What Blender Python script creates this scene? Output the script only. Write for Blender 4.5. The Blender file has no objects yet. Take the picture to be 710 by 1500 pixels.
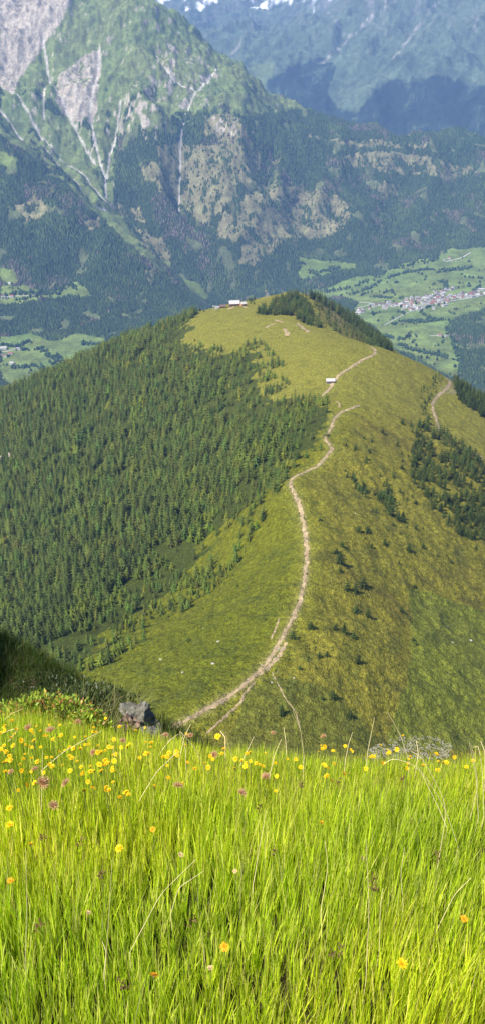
import bpy, math, random
import numpy as np
from mathutils import Vector, Matrix

# ------------------------------------------------------------------ camera, sky, sun, exposure
S = bpy.context.scene
COL = S.collection
PITCH = math.radians(28.2)
FPX = 1248.0                      # focal length in pixels of the 710 x 1500 picture
CP, SP = math.cos(PITCH), math.sin(PITCH)
cam_d = bpy.data.cameras.new('camera'); cam = bpy.data.objects.new('camera', cam_d); COL.objects.link(cam)
cam.location = (0, 0, 0); cam.rotation_euler = (math.radians(90)-PITCH, 0, 0)
cam_d.sensor_fit = 'VERTICAL'; cam_d.sensor_height = 24.0; cam_d.lens = 24.0*FPX/1500.0
cam_d.clip_start = 0.05; cam_d.clip_end = 60000
S.camera = cam
SUN = Vector((-0.82, -0.57, 0)).normalized()
EL = math.radians(53)
sun_dir = Vector((SUN.x*math.cos(EL), SUN.y*math.cos(EL), math.sin(EL)))
world = bpy.data.worlds.new('World'); S.world = world; world.use_nodes = True
wn = world.node_tree; bg = wn.nodes['Background']
sky = wn.nodes.new('ShaderNodeTexSky'); sky.sky_type = 'NISHITA'; sky.sun_disc = False
sky.sun_elevation = EL; sky.sun_rotation = math.atan2(SUN.x, SUN.y); sky.altitude = 2300
sky.air_density = 1.0; sky.dust_density = 1.0
wn.links.new(sky.outputs[0], bg.inputs[0]); bg.inputs[1].default_value = 0.09
sl = bpy.data.lights.new('sun', 'SUN'); sun = bpy.data.objects.new('sun', sl); COL.objects.link(sun)
sl.energy = 4.6; sl.angle = math.radians(0.5); sl.color = (1.0, 0.94, 0.82)
sun.rotation_euler = sun_dir.to_track_quat('Z', 'Y').to_euler()
S.view_settings.view_transform = 'Standard'; S.view_settings.look = 'None'
S.view_settings.exposure = 1.05; S.view_settings.gamma = 1.0; S.view_settings.use_curve_mapping = False
HAZE_DENSITY = 6.6e-5
HAZE_COL = (0.27, 0.48, 1.0)

rng = np.random.default_rng(7); random.seed(7)

# ------------------------------------------------------------------ helpers
def tag(o, label=None, cat=None, group=None, kind=None):
    if label: o['label'] = label
    if cat: o['category'] = cat
    if group: o['group'] = group
    if kind: o['kind'] = kind
    return o

def empty(name, loc=(0, 0, 0), rz=0.0, s=1.0):
    o = bpy.data.objects.new(name, None); COL.objects.link(o)
    o.location = loc; o.rotation_euler = (0, 0, rz); o.scale = (s, s, s); o.empty_display_size = 0.1
    return o

def mesh_data(name, V, F, col=None, smooth=False):
    """V (n,3), F (m,k) or list of such arrays; col (n,3) colour per vertex."""
    V = np.asarray(V, dtype=np.float32)
    Fs = F if isinstance(F, list) else [F]
    Fs = [np.asarray(f, dtype=np.int32) for f in Fs if len(f)]
    me = bpy.data.meshes.new(name)
    me.vertices.add(len(V)); me.vertices.foreach_set('co', V.ravel())
    tot = np.concatenate([np.full(len(f), f.shape[1], np.int32) for f in Fs])
    idx = np.concatenate([f.ravel() for f in Fs])
    st = np.zeros(len(tot), np.int32); st[1:] = np.cumsum(tot)[:-1]
    me.loops.add(len(idx)); me.loops.foreach_set('vertex_index', idx)
    me.polygons.add(len(tot)); me.polygons.foreach_set('loop_start', st)
    me.polygons.foreach_set('loop_total', tot)
    me.polygons.foreach_set('use_smooth', np.full(len(tot), smooth, bool))
    me.update(calc_edges=True)
    if col is not None:
        a = me.color_attributes.new('tint', 'FLOAT_COLOR', 'POINT')
        c = np.ones((len(V), 4), np.float32); c[:, :3] = col
        a.data.foreach_set('color', c.ravel())
    return me

def add(name, me, mat, parent=None, loc=None):
    o = bpy.data.objects.new(name, me); COL.objects.link(o)
    if mat and not me.materials: me.materials.append(mat)
    if parent: o.parent = parent
    if loc is not None: o.location = loc
    return o

def px_ray(u, v):
    """slopes (X/Y, Z/Y) of the ray through pixel (u, v)"""
    u = np.asarray(u, float); v = np.asarray(v, float)
    y = FPX*CP + (750-v)*SP; z = -FPX*SP + (750-v)*CP
    return (u-355)/y, z/y

def P(u, v, Y):
    s, m = px_ray(u, v); return (float(s*Y), float(Y), float(m*Y))

def smooth(a, b, x):
    t = np.clip((x-a)/(b-a), 0, 1); return t*t*(3-2*t)

_perm = np.random.default_rng(3).permutation(4096)
_grad = np.random.default_rng(4).uniform(0, 2*np.pi, 4096)
def perlin(x, y, seed=0):
    xi = np.floor(x).astype(np.int64); yi = np.floor(y).astype(np.int64)
    xf = x-xi; yf = y-yi
    def g(i, j, dx, dy):
        h = _grad[(_perm[(i+seed*57) & 4095] + j) & 4095]
        return np.cos(h)*dx + np.sin(h)*dy
    u = xf*xf*xf*(xf*(xf*6-15)+10); v = yf*yf*yf*(yf*(yf*6-15)+10)
    a = g(xi, yi, xf, yf); b = g(xi+1, yi, xf-1, yf)
    c = g(xi, yi+1, xf, yf-1); d = g(xi+1, yi+1, xf-1, yf-1)
    return ((a*(1-u)+b*u)*(1-v) + (c*(1-u)+d*u)*v)*1.5
def fbm(x, y, oct=4, seed=0, ridged=False, gain=0.5):
    t = 0; a = 1.0; n = 0
    for k in range(oct):
        p = perlin(x*2**k+17*k, y*2**k-9*k, seed+k)
        if ridged: p = 1-2*np.abs(p)
        t = t+a*p; n += a; a *= gain
    return t/n

class TPS:
    def __init__(self, pts, scale, lam=1e-4):
        pts = np.array(pts, float); self.s = scale
        x = pts[:, :2]/scale; z = pts[:, 2]/scale; n = len(x)
        K = self.k(((x[:, None]-x[None])**2).sum(-1)) + lam*np.eye(n)
        Pm = np.hstack([np.ones((n, 1)), x])
        A = np.zeros((n+3, n+3)); A[:n, :n] = K; A[:n, n:] = Pm; A[n:, :n] = Pm.T
        w = np.linalg.solve(A, np.concatenate([z, np.zeros(3)])); self.w = w; self.x = x
    @staticmethod
    def k(r2): return 0.5*r2*np.log(r2+1e-12)
    def __call__(self, X, Y):
        sh = np.shape(X); q = np.stack([np.ravel(X), np.ravel(Y)], 1)/self.s
        out = np.empty(len(q))
        for i in range(0, len(q), 50000):
            c = q[i:i+50000]
            r2 = (c[:, 0:1]-self.x[None, :, 0])**2 + (c[:, 1:2]-self.x[None, :, 1])**2
            out[i:i+50000] = self.k(r2)@self.w[:-3] + self.w[-3] + c@self.w[-2:]
        return (out*self.s).reshape(sh)

class Grid:
    """height sheet stored on rows of Y and columns of s = X/Y"""
    def __init__(self, s, Y, fn):
        self.s = s; self.Y = Y
        self.SS, self.YY = np.meshgrid(s, Y); self.XX = self.SS*self.YY
        self.Z = fn(self.XX, self.YY)
    def h(self, X, Y):
        X = np.asarray(X, float); Y = np.asarray(Y, float)
        s = X/Y
        fi = np.interp(Y, self.Y, np.arange(len(self.Y))); fj = np.interp(s, self.s, np.arange(len(self.s)))
        i = np.clip(fi.astype(int), 0, len(self.Y)-2); j = np.clip(fj.astype(int), 0, len(self.s)-2)
        a = fi-i; b = fj-j; Z = self.Z
        return (Z[i, j]*(1-b)+Z[i, j+1]*b)*(1-a) + (Z[i+1, j]*(1-b)+Z[i+1, j+1]*b)*a
    def hit(self, u, v):
        """first meeting of the sight line of (u, v) with the sheet -> X, Y"""
        u = np.atleast_1d(np.asarray(u, float)); v = np.atleast_1d(np.asarray(v, float))
        X = np.zeros(len(u)); Yo = np.zeros(len(u))
        for k in range(len(u)):
            vv = v[k]
            for _ in range(60):
                s, m = px_ray(u[k], vv)
                j = int(np.clip(np.interp(s, self.s, np.arange(len(self.s))), 0, len(self.s)-2))
                b = np.clip((s-self.s[j])/(self.s[j+1]-self.s[j]), 0, 1)
                e = (self.Z[:, j]*(1-b)+self.Z[:, j+1]*b)/self.Y - m
                w = np.nonzero((e[1:] >= 0) & (e[:-1] < 0))[0]
                if len(w):
                    i = w[0]; t = -e[i]/(e[i+1]-e[i]); Yo[k] = self.Y[i]+t*(self.Y[i+1]-self.Y[i]); X[k] = s*Yo[k]
                    break
                vv += 2
        return X, Yo
    def poly(self, pts, step=9):
        pts = np.array(pts, float); q = []
        for a, b in zip(pts, np.roll(pts, -1, 0)):
            n = max(1, int(np.hypot(*(b-a))/step))
            for t in range(n): q.append(a+(b-a)*t/n)
        q = np.array(q); X, Y = self.hit(q[:, 0], q[:, 1]); return np.stack([X, Y], 1)
    def line(self, pts, step=4):
        pts = np.array(pts, float); q = []
        for a, b in zip(pts[:-1], pts[1:]):
            n = max(1, int(np.hypot(*(b-a))/step))
            for t in range(n): q.append(a+(b-a)*t/n)
        q.append(pts[-1]); q = np.array(q); X, Y = self.hit(q[:, 0], q[:, 1]); return np.stack([X, Y], 1)
    def faces(self):
        r, c = self.Z.shape; i = np.arange(r*c).reshape(r, c)
        return np.stack([i[:-1, :-1].ravel(), i[:-1, 1:].ravel(), i[1:, 1:].ravel(), i[1:, :-1].ravel()], 1)
    def verts(self): return np.stack([self.XX.ravel(), self.YY.ravel(), self.Z.ravel()], 1)

def inside(poly, X, Y):
    r = np.zeros(np.shape(X), bool); n = len(poly)
    x0, y0 = poly.min(0); x1, y1 = poly.max(0)
    m = (X >= x0) & (X <= x1) & (Y >= y0) & (Y <= y1)
    xs = X[m]; ys = Y[m]; c = np.zeros(xs.shape, bool)
    for k in range(n):
        ax, ay = poly[k]; bx, by = poly[(k+1) % n]
        if ay == by: continue
        c ^= ((ay > ys) != (by > ys)) & (xs < (bx-ax)*(ys-ay)/(by-ay)+ax)
    r[m] = c; return r

def dist_line(L, X, Y, R=200.0):
    d = np.full(np.shape(X), 1e9)
    for a, b in zip(L[:-1], L[1:]):
        m = (X > min(a[0], b[0])-R) & (X < max(a[0], b[0])+R) & (Y > min(a[1], b[1])-R) & (Y < max(a[1], b[1])+R)
        xs = X[m]-a[0]; ys = Y[m]-a[1]; e = b-a; L2 = max(float(e@e), 1e-9)
        t = np.clip((xs*e[0]+ys*e[1])/L2, 0, 1)
        d[m] = np.minimum(d[m], np.hypot(xs-t*e[0], ys-t*e[1]))
    return d

# ------------------------------------------------------------------ materials
MATS = {}
def mat(name, rgb=(0.5, 0.5, 0.5), rough=0.85, noise=2.0, amt=0.25, attr=False, rand=0.0, transl=0.0,
        bump=0.0, bscale=None, spec=0.25, tr_rgb=None, noise2=None):
    if name in MATS: return MATS[name]
    m = bpy.data.materials.new(name); m.use_nodes = True; MATS[name] = m
    nt = m.node_tree; N = nt.nodes; L = nt.links; b = N['Principled BSDF']; out = N['Material Output']
    b.inputs['Roughness'].default_value = rough; b.inputs['Specular IOR Level'].default_value = spec
    tc = N.new('ShaderNodeTexCoord')
    def ntex(sc, det=5):
        t = N.new('ShaderNodeTexNoise'); t.inputs['Scale'].default_value = sc; t.inputs['Detail'].default_value = det
        L.new(tc.outputs['Object'], t.inputs['Vector']); return t
    t = ntex(noise)
    mr = N.new('ShaderNodeMapRange'); mr.inputs['From Min'].default_value = 0.3; mr.inputs['From Max'].default_value = 0.7
    mr.inputs['To Min'].default_value = 1-amt; mr.inputs['To Max'].default_value = 1+amt
    L.new(t.outputs['Fac'], mr.inputs['Value'])
    val = mr.outputs['Result']
    if noise2:
        t2 = ntex(noise2, 3); m2 = N.new('ShaderNodeMapRange'); m2.inputs['From Min'].default_value = 0.3
        m2.inputs['From Max'].default_value = 0.7; m2.inputs['To Min'].default_value = 1-amt; m2.inputs['To Max'].default_value = 1+amt
        L.new(t2.outputs['Fac'], m2.inputs['Value'])
        mm = N.new('ShaderNodeMath'); mm.operation = 'MULTIPLY'; L.new(val, mm.inputs[0]); L.new(m2.outputs['Result'], mm.inputs[1]); val = mm.outputs[0]
    if rand > 0:
        oi = N.new('ShaderNodeObjectInfo'); m3 = N.new('ShaderNodeMapRange')
        m3.inputs['To Min'].default_value = 1-rand; m3.inputs['To Max'].default_value = 1+rand
        L.new(oi.outputs['Random'], m3.inputs['Value'])
        mm = N.new('ShaderNodeMath'); mm.operation = 'MULTIPLY'; L.new(val, mm.inputs[0]); L.new(m3.outputs['Result'], mm.inputs[1]); val = mm.outputs[0]
    sc = N.new('ShaderNodeVectorMath'); sc.operation = 'SCALE'; L.new(val, sc.inputs['Scale'])
    if attr:
        at = N.new('ShaderNodeAttribute'); at.attribute_name = 'tint'
        mu = N.new('ShaderNodeVectorMath'); mu.operation = 'MULTIPLY'; mu.inputs[1].default_value = rgb
        L.new(at.outputs['Color'], mu.inputs[0]); L.new(mu.outputs[0], sc.inputs[0])
    else: sc.inputs[0].default_value = rgb
    L.new(sc.outputs[0], b.inputs['Base Color'])
    if bump > 0:
        bt = ntex(bscale or noise*3, 6); bn = N.new('ShaderNodeBump'); bn.inputs['Strength'].default_value = 1.0
        bn.inputs['Distance'].default_value = bump; L.new(bt.outputs['Fac'], bn.inputs['Height']); L.new(bn.outputs[0], b.inputs['Normal'])
    if transl > 0:
        tb = N.new('ShaderNodeBsdfTranslucent'); mx = N.new('ShaderNodeMixShader'); mx.inputs[0].default_value = transl
        if tr_rgb:
            m4 = N.new('ShaderNodeVectorMath'); m4.operation = 'MULTIPLY'; m4.inputs[1].default_value = tr_rgb
            L.new(sc.outputs[0], m4.inputs[0]); L.new(m4.outputs[0], tb.inputs[0])
        else: L.new(sc.outputs[0], tb.inputs[0])
        L.new(b.outputs[0], mx.inputs[1]); L.new(tb.outputs[0], mx.inputs[2]); L.new(mx.outputs[0], out.inputs[0])
    return m

# ------------------------------------------------------------------ terrain: near summit slope
def near_pts():
    q = []
    for x in (-7, -3.5, -1.7, 0, 1.7, 3.5, 7):
        for y in (-3, -1, 0.5, 1.5, 2.6): q.append((x, y, -1.60-0.47*y+(0.10 if x < -1 else 0)))
    q += [(-3.2, 3.3, -3.0), (-1.5, 3.3, -3.12), (0, 3.2, -3.28), (1.5, 3.2, -3.28), (3.5, 3.2, -3.28)]
    q += [(-1.75, 5, -4.55), (-2.8, 5, -4.3), (-0.9, 5, -4.75), (-2.0, 6.5, -5.6), (-3, 7, -5.75)]
    q += [P(0, 945, 9), P(60, 962, 8), P(125, 1000, 7), P(178, 1036, 6), P(228, 1066, 5)]
    q += [(-3.6, 11, -10.3), (-2.3, 10, -10.0), (-1.3, 8.5, -9.0), (-0.7, 7, -7.8), (-0.1, 6, -6.3)]
    q += [(-5.5, 9, -6.0), (-4.2, 7.5, -5.6)]
    for x in (0.4, 3, 6): q += [(x, 5, -5.5), (x, 7, -7.9), (x, 10, -11.4), (x, 14, -15.8)]
    q += [(-3, 14, -15.0), (-7, 14, -13.0)]
    q += [(-5.5, 3.5, -0.9), (-6.5, 5, 0.2), (-8, 7, 0.5), (-8, 9, -1.0)]     # unseen rib added left of the frame to shade the bank
    return q
near_tps = TPS(near_pts(), 4.0, 1e-3)
def H_near(X, Y):
    z = near_tps(X, Y)
    return z + 0.05*fbm(X*0.9, Y*0.9, 3, 5) + 0.02*perlin(X*4, Y*4, 9)

# ------------------------------------------------------------------ terrain: the ridge
ridge_pts = [P(*p) for p in [
    (250, 1068, 262), (310, 1035, 276), (375, 990, 300), (403, 955, 320), (425, 910, 348), (447, 860, 384), (449, 800, 428), (440, 745, 478),
    (426, 702, 528), (484, 660, 590), (488, 615, 660), (520, 595, 705), (480, 572, 765), (495, 548, 810), (545, 514, 905),
    (500, 500, 960), (435, 482, 1060), (400, 470, 1120), (343, 450, 1260), (300, 462, 1230), (330, 456, 1235),
    (430, 428, 1390), (385, 437, 1370), (470, 440, 1400), (500, 462, 1330), (540, 497, 1150), (565, 514, 1030),
    (600, 526, 960), (640, 548, 925), (660, 562, 905), (700, 588, 890),
    # left flank
    (0, 576, 1250), (60, 556, 1240), (150, 520, 1235), (230, 489, 1230), (280, 500, 1120), (330, 530, 980), (380, 520, 980),
    (0, 640, 1040), (0, 720, 860), (0, 800, 730), (0, 870, 610), (0, 930, 520), (100, 960, 400), (60, 930, 455),
    (100, 620, 1010), (200, 600, 960), (300, 620, 830), (380, 600, 790), (430, 620, 690), (100, 720, 800), (200, 720, 730), (300, 720, 640), (380, 720, 555),
    (100, 830, 620), (200, 830, 555), (300, 830, 490), (380, 830, 440), (150, 920, 440), (250, 920, 395), (340, 920, 358), (180, 1000, 330), (260, 1000, 305),
    # right flank
    (355, 1085, 258), (450, 1090, 262), (600, 1090, 284), (705, 1085, 308), (450, 1010, 292), (560, 1000, 316), (700, 1000, 355),
    (520, 900, 370), (620, 900, 405), (710, 900, 440), (520, 800, 444), (620, 800, 480), (710, 800, 525), (500, 720, 530), (600, 710, 575), (700, 700, 640),
    (560, 640, 655), (640, 640, 700), (710, 650, 735), (560, 580, 770), (640, 600, 800), (710, 615, 835), (600, 550, 860)]]
ridge_pts += [(-260, 1700, -620), (0, 1750, -610), (250, 1700, -600), (450, 1400, -620), (-500, 1500, -660), (-700, 1250, -680),
              (-520, 750, -580), (-420, 430, -520), (-300, 250, -420), (-120, 240, -275), (-40, 235, -245), (60, 215, -222), (0, 225, -229),
              (150, 225, -262), (330, 330, -400), (420, 600, -430), (500, 900, -500), (420, 1100, -500), (300, 1150, -420), (0, 2300, -1150), (600, 2200, -1200), (-700, 2200, -1200),
              (0, 14, -16.2), (0, 60, -69), (0, 130, -145), (0, 180, -194), (-60, 60, -80), (60, 60, -80), (-90, 150, -195), (110, 150, -200), (-250, 120, -330), (260, 120, -330)]
ridge_tps = TPS(ridge_pts, 300.0, 1e-5)
def H_ridge(X, Y):
    z = ridge_tps(X, Y)
    far = smooth(150, 300, Y)
    z = z + far*(2.4*fbm(X/60, Y/60, 3, 11) + 1.9*fbm(X/19, Y/24, 3, 12, ridged=True)*smooth(1100, 500, Y) + 1.2*fbm(X/17, Y/17, 3, 12) + 0.8*fbm(X/5.0, Y/5.0, 3, 13))
    # cattle terraces along the slope
    q = z/1.6+1.5*perlin(X/40, Y/40, 3)
    z = z + far*0.12*np.sin(q*2*np.pi)*smooth(-0.1, 0.4, perlin(X/70, Y/70, 8)+0.1)
    w = smooth(12, 26, Y)
    return z*w + near_tps(X, np.minimum(Y, 26))*(1-w) if np.min(Y) < 26 else z
Yr = np.concatenate([np.geomspace(13.5, 200, 70)[:-1], np.geomspace(200, 1500, 760)[:-1], np.linspace(1500, 2600, 70)])
sr = np.concatenate([np.linspace(-1.6, -0.40, 40)[:-1], np.linspace(-0.40, 0.40, 560), np.linspace(0.40, 1.6, 40)[1:]])
R = Grid(sr, Yr, H_ridge)

# ------------------------------------------------------------------ terrain: valley and mountains
far_pts = [P(*p) for p in [
    # valley floor right
    (580, 535, 3550), (620, 440, 4500), (700, 500, 3750), (700, 425, 4600), (530, 450, 4420), (470, 400, 5050), (700, 372, 5200), (580, 385, 5150),
    # valley floor and slopes left
    (20, 545, 3450), (60, 515, 3700), (120, 500, 3820), (60, 480, 3950), (20, 440, 4200), (110, 432, 4250), (60, 395, 4420), (0, 350, 4640),
    (100, 350, 4620), (180, 380, 4520), (180, 460, 4150), (260, 440, 4330),
    # crest of the wooded spur
    (0, 225, 5080), (60, 262, 5010), (130, 300, 4930), (200, 355, 4820), (250, 400, 4700), (290, 440, 4550),
    # gully floor behind the spur
    (30, 210, 5350), (110, 268, 5230), (180, 330, 5100), (230, 378, 4990), (290, 425, 4870), (330, 430, 4900), (400, 415, 4960),
    # face of the near mountain
    (0, 130, 5750), (0, 60, 6150), (40, 2, 6700), (75, 5, 6750), (105, 8, 6500), (145, 10, 6450), (180, 6, 6420), (203, 14, 6380), (240, 42, 6330), (285, 78, 6300), (330, 112, 6280), (375, 142, 6280),
    (440, 182, 6300), (520, 205, 6350), (600, 213, 6400), (705, 219, 6450), (60, 110, 5900), (60, 165, 5600), (150, 220, 5400), (150, 290, 5170),
    (100, 60, 6120), (150, 130, 5850), (200, 90, 5980), (190, 160, 5640), (240, 120, 5900), (230, 200, 5430), (265, 180, 5680), (265, 250, 5400), (262, 300, 5230),
    (300, 160, 5790), (330, 200, 5600), (300, 340, 5080), (230, 300, 5120), (340, 300, 5180), (390, 240, 5560), (430, 210, 5900), (450, 300, 5480), (400, 350, 5180), (380, 395, 5010),
    (520, 260, 5900), (520, 330, 5480), (620, 260, 5980), (620, 330, 5500), (700, 260, 6050), (700, 330, 5550), (470, 370, 5200),
    # far mountains
    (380, 125, 9800), (440, 165, 9300), (520, 190, 8800), (700, 212, 8500), (560, 110, 9600), (470, 110, 9900), (700, 110, 9500), (640, 50, 10200), (560, 10, 11000), (500, 40, 10900), (700, -50, 11300),
    (430, 88, 10200), (505, 50, 10600), (400, 70, 12400), (450, 35, 12800), (400, 0, 13800), (340, 60, 11800), (300, 30, 13000), (250, 0, 14500), (330, -14, 14800), (420, -30, 14500), (600, -80, 12500), (230, 12, 14300), (180, 18, 14300), (60, 18, 14300), (-60, -10, 14300)]]
far_pts += [(-1600, 1500, -1250), (0, 1500, -1230), (1600, 1500, -1230), (0, 2600, -1210), (-1200, 2600, -1210), (1200, 2600, -1200), (0, 3600, -1180), (-2600, 3600, -1000), (2600, 3600, -1180), (2400, 4700, -1150),
            (-2600, 5000, -500), (-2800, 6300, 300), (3000, 6300, -500), (-1300, 8000, -500), (0, 7700, -900), (900, 7500, -1050), (2000, 7400, -1100),
            (-2500, 8500, -200), (0, 8800, -1000), (4200, 9000, -300), (5500, 12000, 900), (-6000, 12000, 700), (0, 17000, 200), (6000, 17000, 500), (-6000, 17000, 300), (0, 20000, -300)]
far_tps = TPS(far_pts, 2000.0, 1e-5)
GUL_PX = [[(0, 140), (30, 165), (60, 200), (90, 235), (130, 270), (160, 310), (200, 352), (211, 362)],
          [(65, 66), (72, 115), (90, 160), (110, 190), (128, 215), (140, 232)],
          [(147, 86), (142, 140), (133, 178), (142, 215), (153, 250), (156, 295)],
          [(230, 90), (250, 130), (288, 152), (275, 180), (265, 220), (262, 290)],
          [(288, 152), (320, 110)], [(66, 185), (68, 140)], [(178, 165), (160, 205), (156, 250)],
          [(0, 175), (35, 205), (75, 235), (120, 290), (165, 330)]]
DRAW_PX = [[(262, 290), (282, 322), (300, 347), (303, 395), (300, 436)], [(300, 347), (335, 320), (372, 270), (392, 215)], [(300, 400), (360, 385), (420, 330), (445, 270)],
           [(455, 375), (480, 330), (520, 270)], [(560, 370), (575, 320), (600, 250)], [(640, 360), (650, 300), (690, 240)], [(170, 200), (195, 260), (230, 320), (262, 380)], [(60, 440), (110, 380), (140, 330)], [(180, 450), (190, 400), (180, 360)]]
def far_base(X, Y): return far_tps(X, Y)
Yf = np.concatenate([np.linspace(1450, 3300, 60)[:-1], np.linspace(3300, 6900, 640)[:-1], np.linspace(6900, 15500, 330)[:-1], np.linspace(15500, 22000, 12)])
sf = np.concatenate([np.linspace(-1.3, -0.38, 50)[:-1], np.linspace(-0.38, 0.38, 620), np.linspace(0.38, 1.3, 50)[1:]])
F = Grid(sf, Yf, far_base)
GUL = [F.line(g, 6) for g in GUL_PX]
zx = F.Z
steep = np.hypot(*np.gradient(zx, axis=(0, 1))) if False else None
X, Y = F.XX, F.YY
up = smooth(-1090, -900, zx)
relief = up*(90*fbm(X/620, Y/620, 2, 21, ridged=True) + 34*fbm(X/230+2, Y/230, 3, 22, ridged=True) + 13*fbm(X/60, Y/60, 3, 23))
rocky = smooth(-420, -150, zx)
relief += up*smooth(-900, -500, zx)*(Y < 7500)*(20*fbm(X/120+0.6*fbm(X/300, Y/300, 2, 35), Y/620, 3, 33, ridged=True)+5*fbm(X/30, Y/140, 2, 34, ridged=True))
ac = (0.8*X-0.6*Y); al = (0.6*X+0.8*Y)
relief += smooth(8000, 9000, Y)*up*(80*fbm(ac/620+0.5*fbm(X/900, Y/900, 2, 37), al/4200, 3, 36, ridged=True)+10*fbm(ac/150, al/900, 2, 38, ridged=True))
relief += rocky*(20*fbm(X/110, Y/200, 3, 31, ridged=True)+7*fbm(X/38, Y/55, 2, 32, ridged=True))
relief += smooth(8000, 10500, Y)*up*(90*fbm(X/1500, Y/1900, 3, 41, ridged=True))
dr = np.full(X.shape, 1e9)
for g in [F.line(q, 6) for q in DRAW_PX]: dr = np.minimum(dr, dist_line(g, X, Y, 400))
relief -= up*75*np.exp(-(dr/110)**2)
gd = np.full(X.shape, 1e9)
for g in GUL: gd = np.minimum(gd, dist_line(g, X, Y))
relief -= 26*np.exp(-(gd/55)**2)*up + 10*np.exp(-(gd/16)**2)*up
relief += (1-up)*(5*fbm(X/240, Y/240, 2, 51) + 1.0*fbm(X/60, Y/60, 2, 52))
F.Z = zx + relief

# ------------------------------------------------------------------ land cover of the far country
def fpoly(*p): return F.poly(p)
wx = 22*fbm(X/90, Y/90, 3, 61); wy = 30*fbm(X/90+50, Y/90, 3, 62)
def fmask(*p): return inside(F.poly(p), X+wx, Y+wy)
def lerp(c, d, w): return c*(1-w[..., None]) + np.array(d)*w[..., None]
forest = np.ones(X.shape)
n1 = fbm(X/300, Y/300, 4, 71); n2 = fbm(X/70, Y/70, 3, 72); n3 = fbm(X/28, Y/28, 3, 73)
dead = smooth(0.16, 0.36, fbm(X/260+9, Y/260, 3, 74)+0.35*n2) * (Y < 8000)
mead = np.zeros(X.shape)
FIELDS = [
    [(437, 378), (455, 381), (500, 383), (522, 386), (520, 396), (492, 398), (470, 407), (440, 412), (437, 400)],
    [(520, 405), (560, 402), (590, 385), (640, 378), (655, 366), (720, 362), (720, 432), (640, 436), (560, 444), (530, 446), (500, 438), (470, 428), (500, 412)],
    [(515, 452), (530, 442), (560, 440), (640, 432), (720, 428), (720, 452), (690, 460), (660, 470), (655, 488), (672, 510), (676, 548), (660, 556), (600, 520), (570, 512), (560, 500), (545, 478), (520, 470)],
    [(455, 424), (500, 420), (505, 432), (470, 440)],
    [(0, 420), (40, 418), (60, 428), (85, 424), (110, 412), (130, 424), (136, 432), (110, 436), (60, 438), (30, 446), (0, 448)],
    [(0, 492), (20, 494), (45, 488), (75, 498), (100, 492), (125, 488), (155, 498), (140, 520), (90, 540), (60, 556), (20, 562), (0, 556)],
    [(266, 408), (290, 412), (304, 434), (300, 440), (280, 430)],
    [(98, 260), (120, 255), (138, 262), (118, 272)], [(0, 222), (28, 232), (20, 246), (0, 245)],
    [(0, 390), (24, 398), (30, 412), (14, 420), (0, 414)]]
for p in FIELDS: mead = np.maximum(mead, fmask(*p))
# open slopes between the woods
open_ = np.zeros(X.shape)
for p in [[(300, 330), (340, 300), (380, 270), (430, 262), (520, 300), (500, 340), (470, 350), (420, 350), (385, 380), (368, 392), (350, 380), (360, 350), (320, 350)],
          [(205, 250), (235, 228), (262, 235), (300, 225), (350, 232), (330, 270), (290, 300), (255, 292), (220, 272)],
          [(230, 215), (262, 205), (300, 215), (345, 205), (372, 190), (385, 225), (372, 262), (330, 300), (305, 335), (296, 330), (270, 300), (235, 262)], [(195, 330), (235, 345), (262, 395), (240, 395), (215, 372)], [(300, 165), (350, 170), (372, 200), (330, 212), (300, 200)],
          [(20, 300), (60, 290), (70, 315), (40, 325)], [(120, 320), (150, 318), (160, 335), (130, 340)], [(170, 300), (205, 305), (215, 325), (180, 322)],
          [(395, 232), (410, 228), (412, 240), (398, 244)], [(325, 145), (380, 150), (372, 165), (330, 160)],
          [(500, 225), (560, 220), (640, 232), (700, 250), (660, 262), (560, 250), (500, 242)],
          [(545, 272), (580, 268), (590, 286), (555, 290)],
          [(200, 355), (232, 360), (246, 388), (225, 385)], [(210, 398), (228, 395), (222, 420)], [(380, 418), (400, 440), (392, 446)],
          [(430, 195), (500, 205), (640, 210), (620, 217), (560, 216), (470, 208)]]:
    open_ = np.maximum(open_, fmask(*p))
open_ = open_*smooth(-0.3, 0.05, n2+0.5*n3+0.12)
# alpine grass and rock on the top of the near mountain
alp = fmask((0, 60), (60, 30), (105, -10), (240, 10), (345, 100), (355, 140), (325, 165), (290, 190), (250, 195), (205, 190), (172, 200), (168, 300), (180, 330), (215, 372), (238, 384), (215, 390), (160, 330), (100, 272), (0, 190))
alp = alp*smooth(-0.15, 0.1, n2+0.9*n1+0.9*smooth(-480, -250, zx)-0.1)
alp = np.maximum(alp, ((Y > 5700) & (Y < 7200) & (F.Z > -330)).astype(float))
alp = np.maximum(alp, fmask((0, 128), (60, 150), (120, 185), (168, 205), (166, 300), (188, 332), (222, 372), (248, 388), (238, 398), (205, 374), (150, 322), (95, 268), (40, 226), (0, 200)))
treeg = alp*smooth(0.16, 0.3, n1*0.5+n2*0.6)*(F.Z < -150)*0.9
slopeX = np.gradient(F.Z, axis=1)/np.maximum(1, np.gradient(F.XX, axis=1)); slopeY = np.gradient(F.Z, axis=0)/np.gradient(F.YY, axis=0)
gr = np.hypot(slopeX, slopeY)
rockp = np.zeros(X.shape)
for p, k in [([(0, -20), (112, -20), (96, 24), (66, 66), (34, 110), (18, 138), (0, 125)], 1.2),
             ([(88, 110), (120, 85), (148, 68), (146, 130), (136, 178), (120, 182), (98, 172), (82, 150)], 0.9),
             ([(190, 120), (215, 90), (250, 70), (290, 82), (330, 112), (322, 150), (290, 170), (240, 150), (210, 165), (185, 170)], 0.35),
             ([(310, 150), (345, 165), (350, 195), (330, 200), (308, 180)], 0.3),
             ([(200, 165), (232, 180), (232, 210), (210, 200)], 0.35)]:
    rockp = np.maximum(rockp, fmask(*p)*k)
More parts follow.
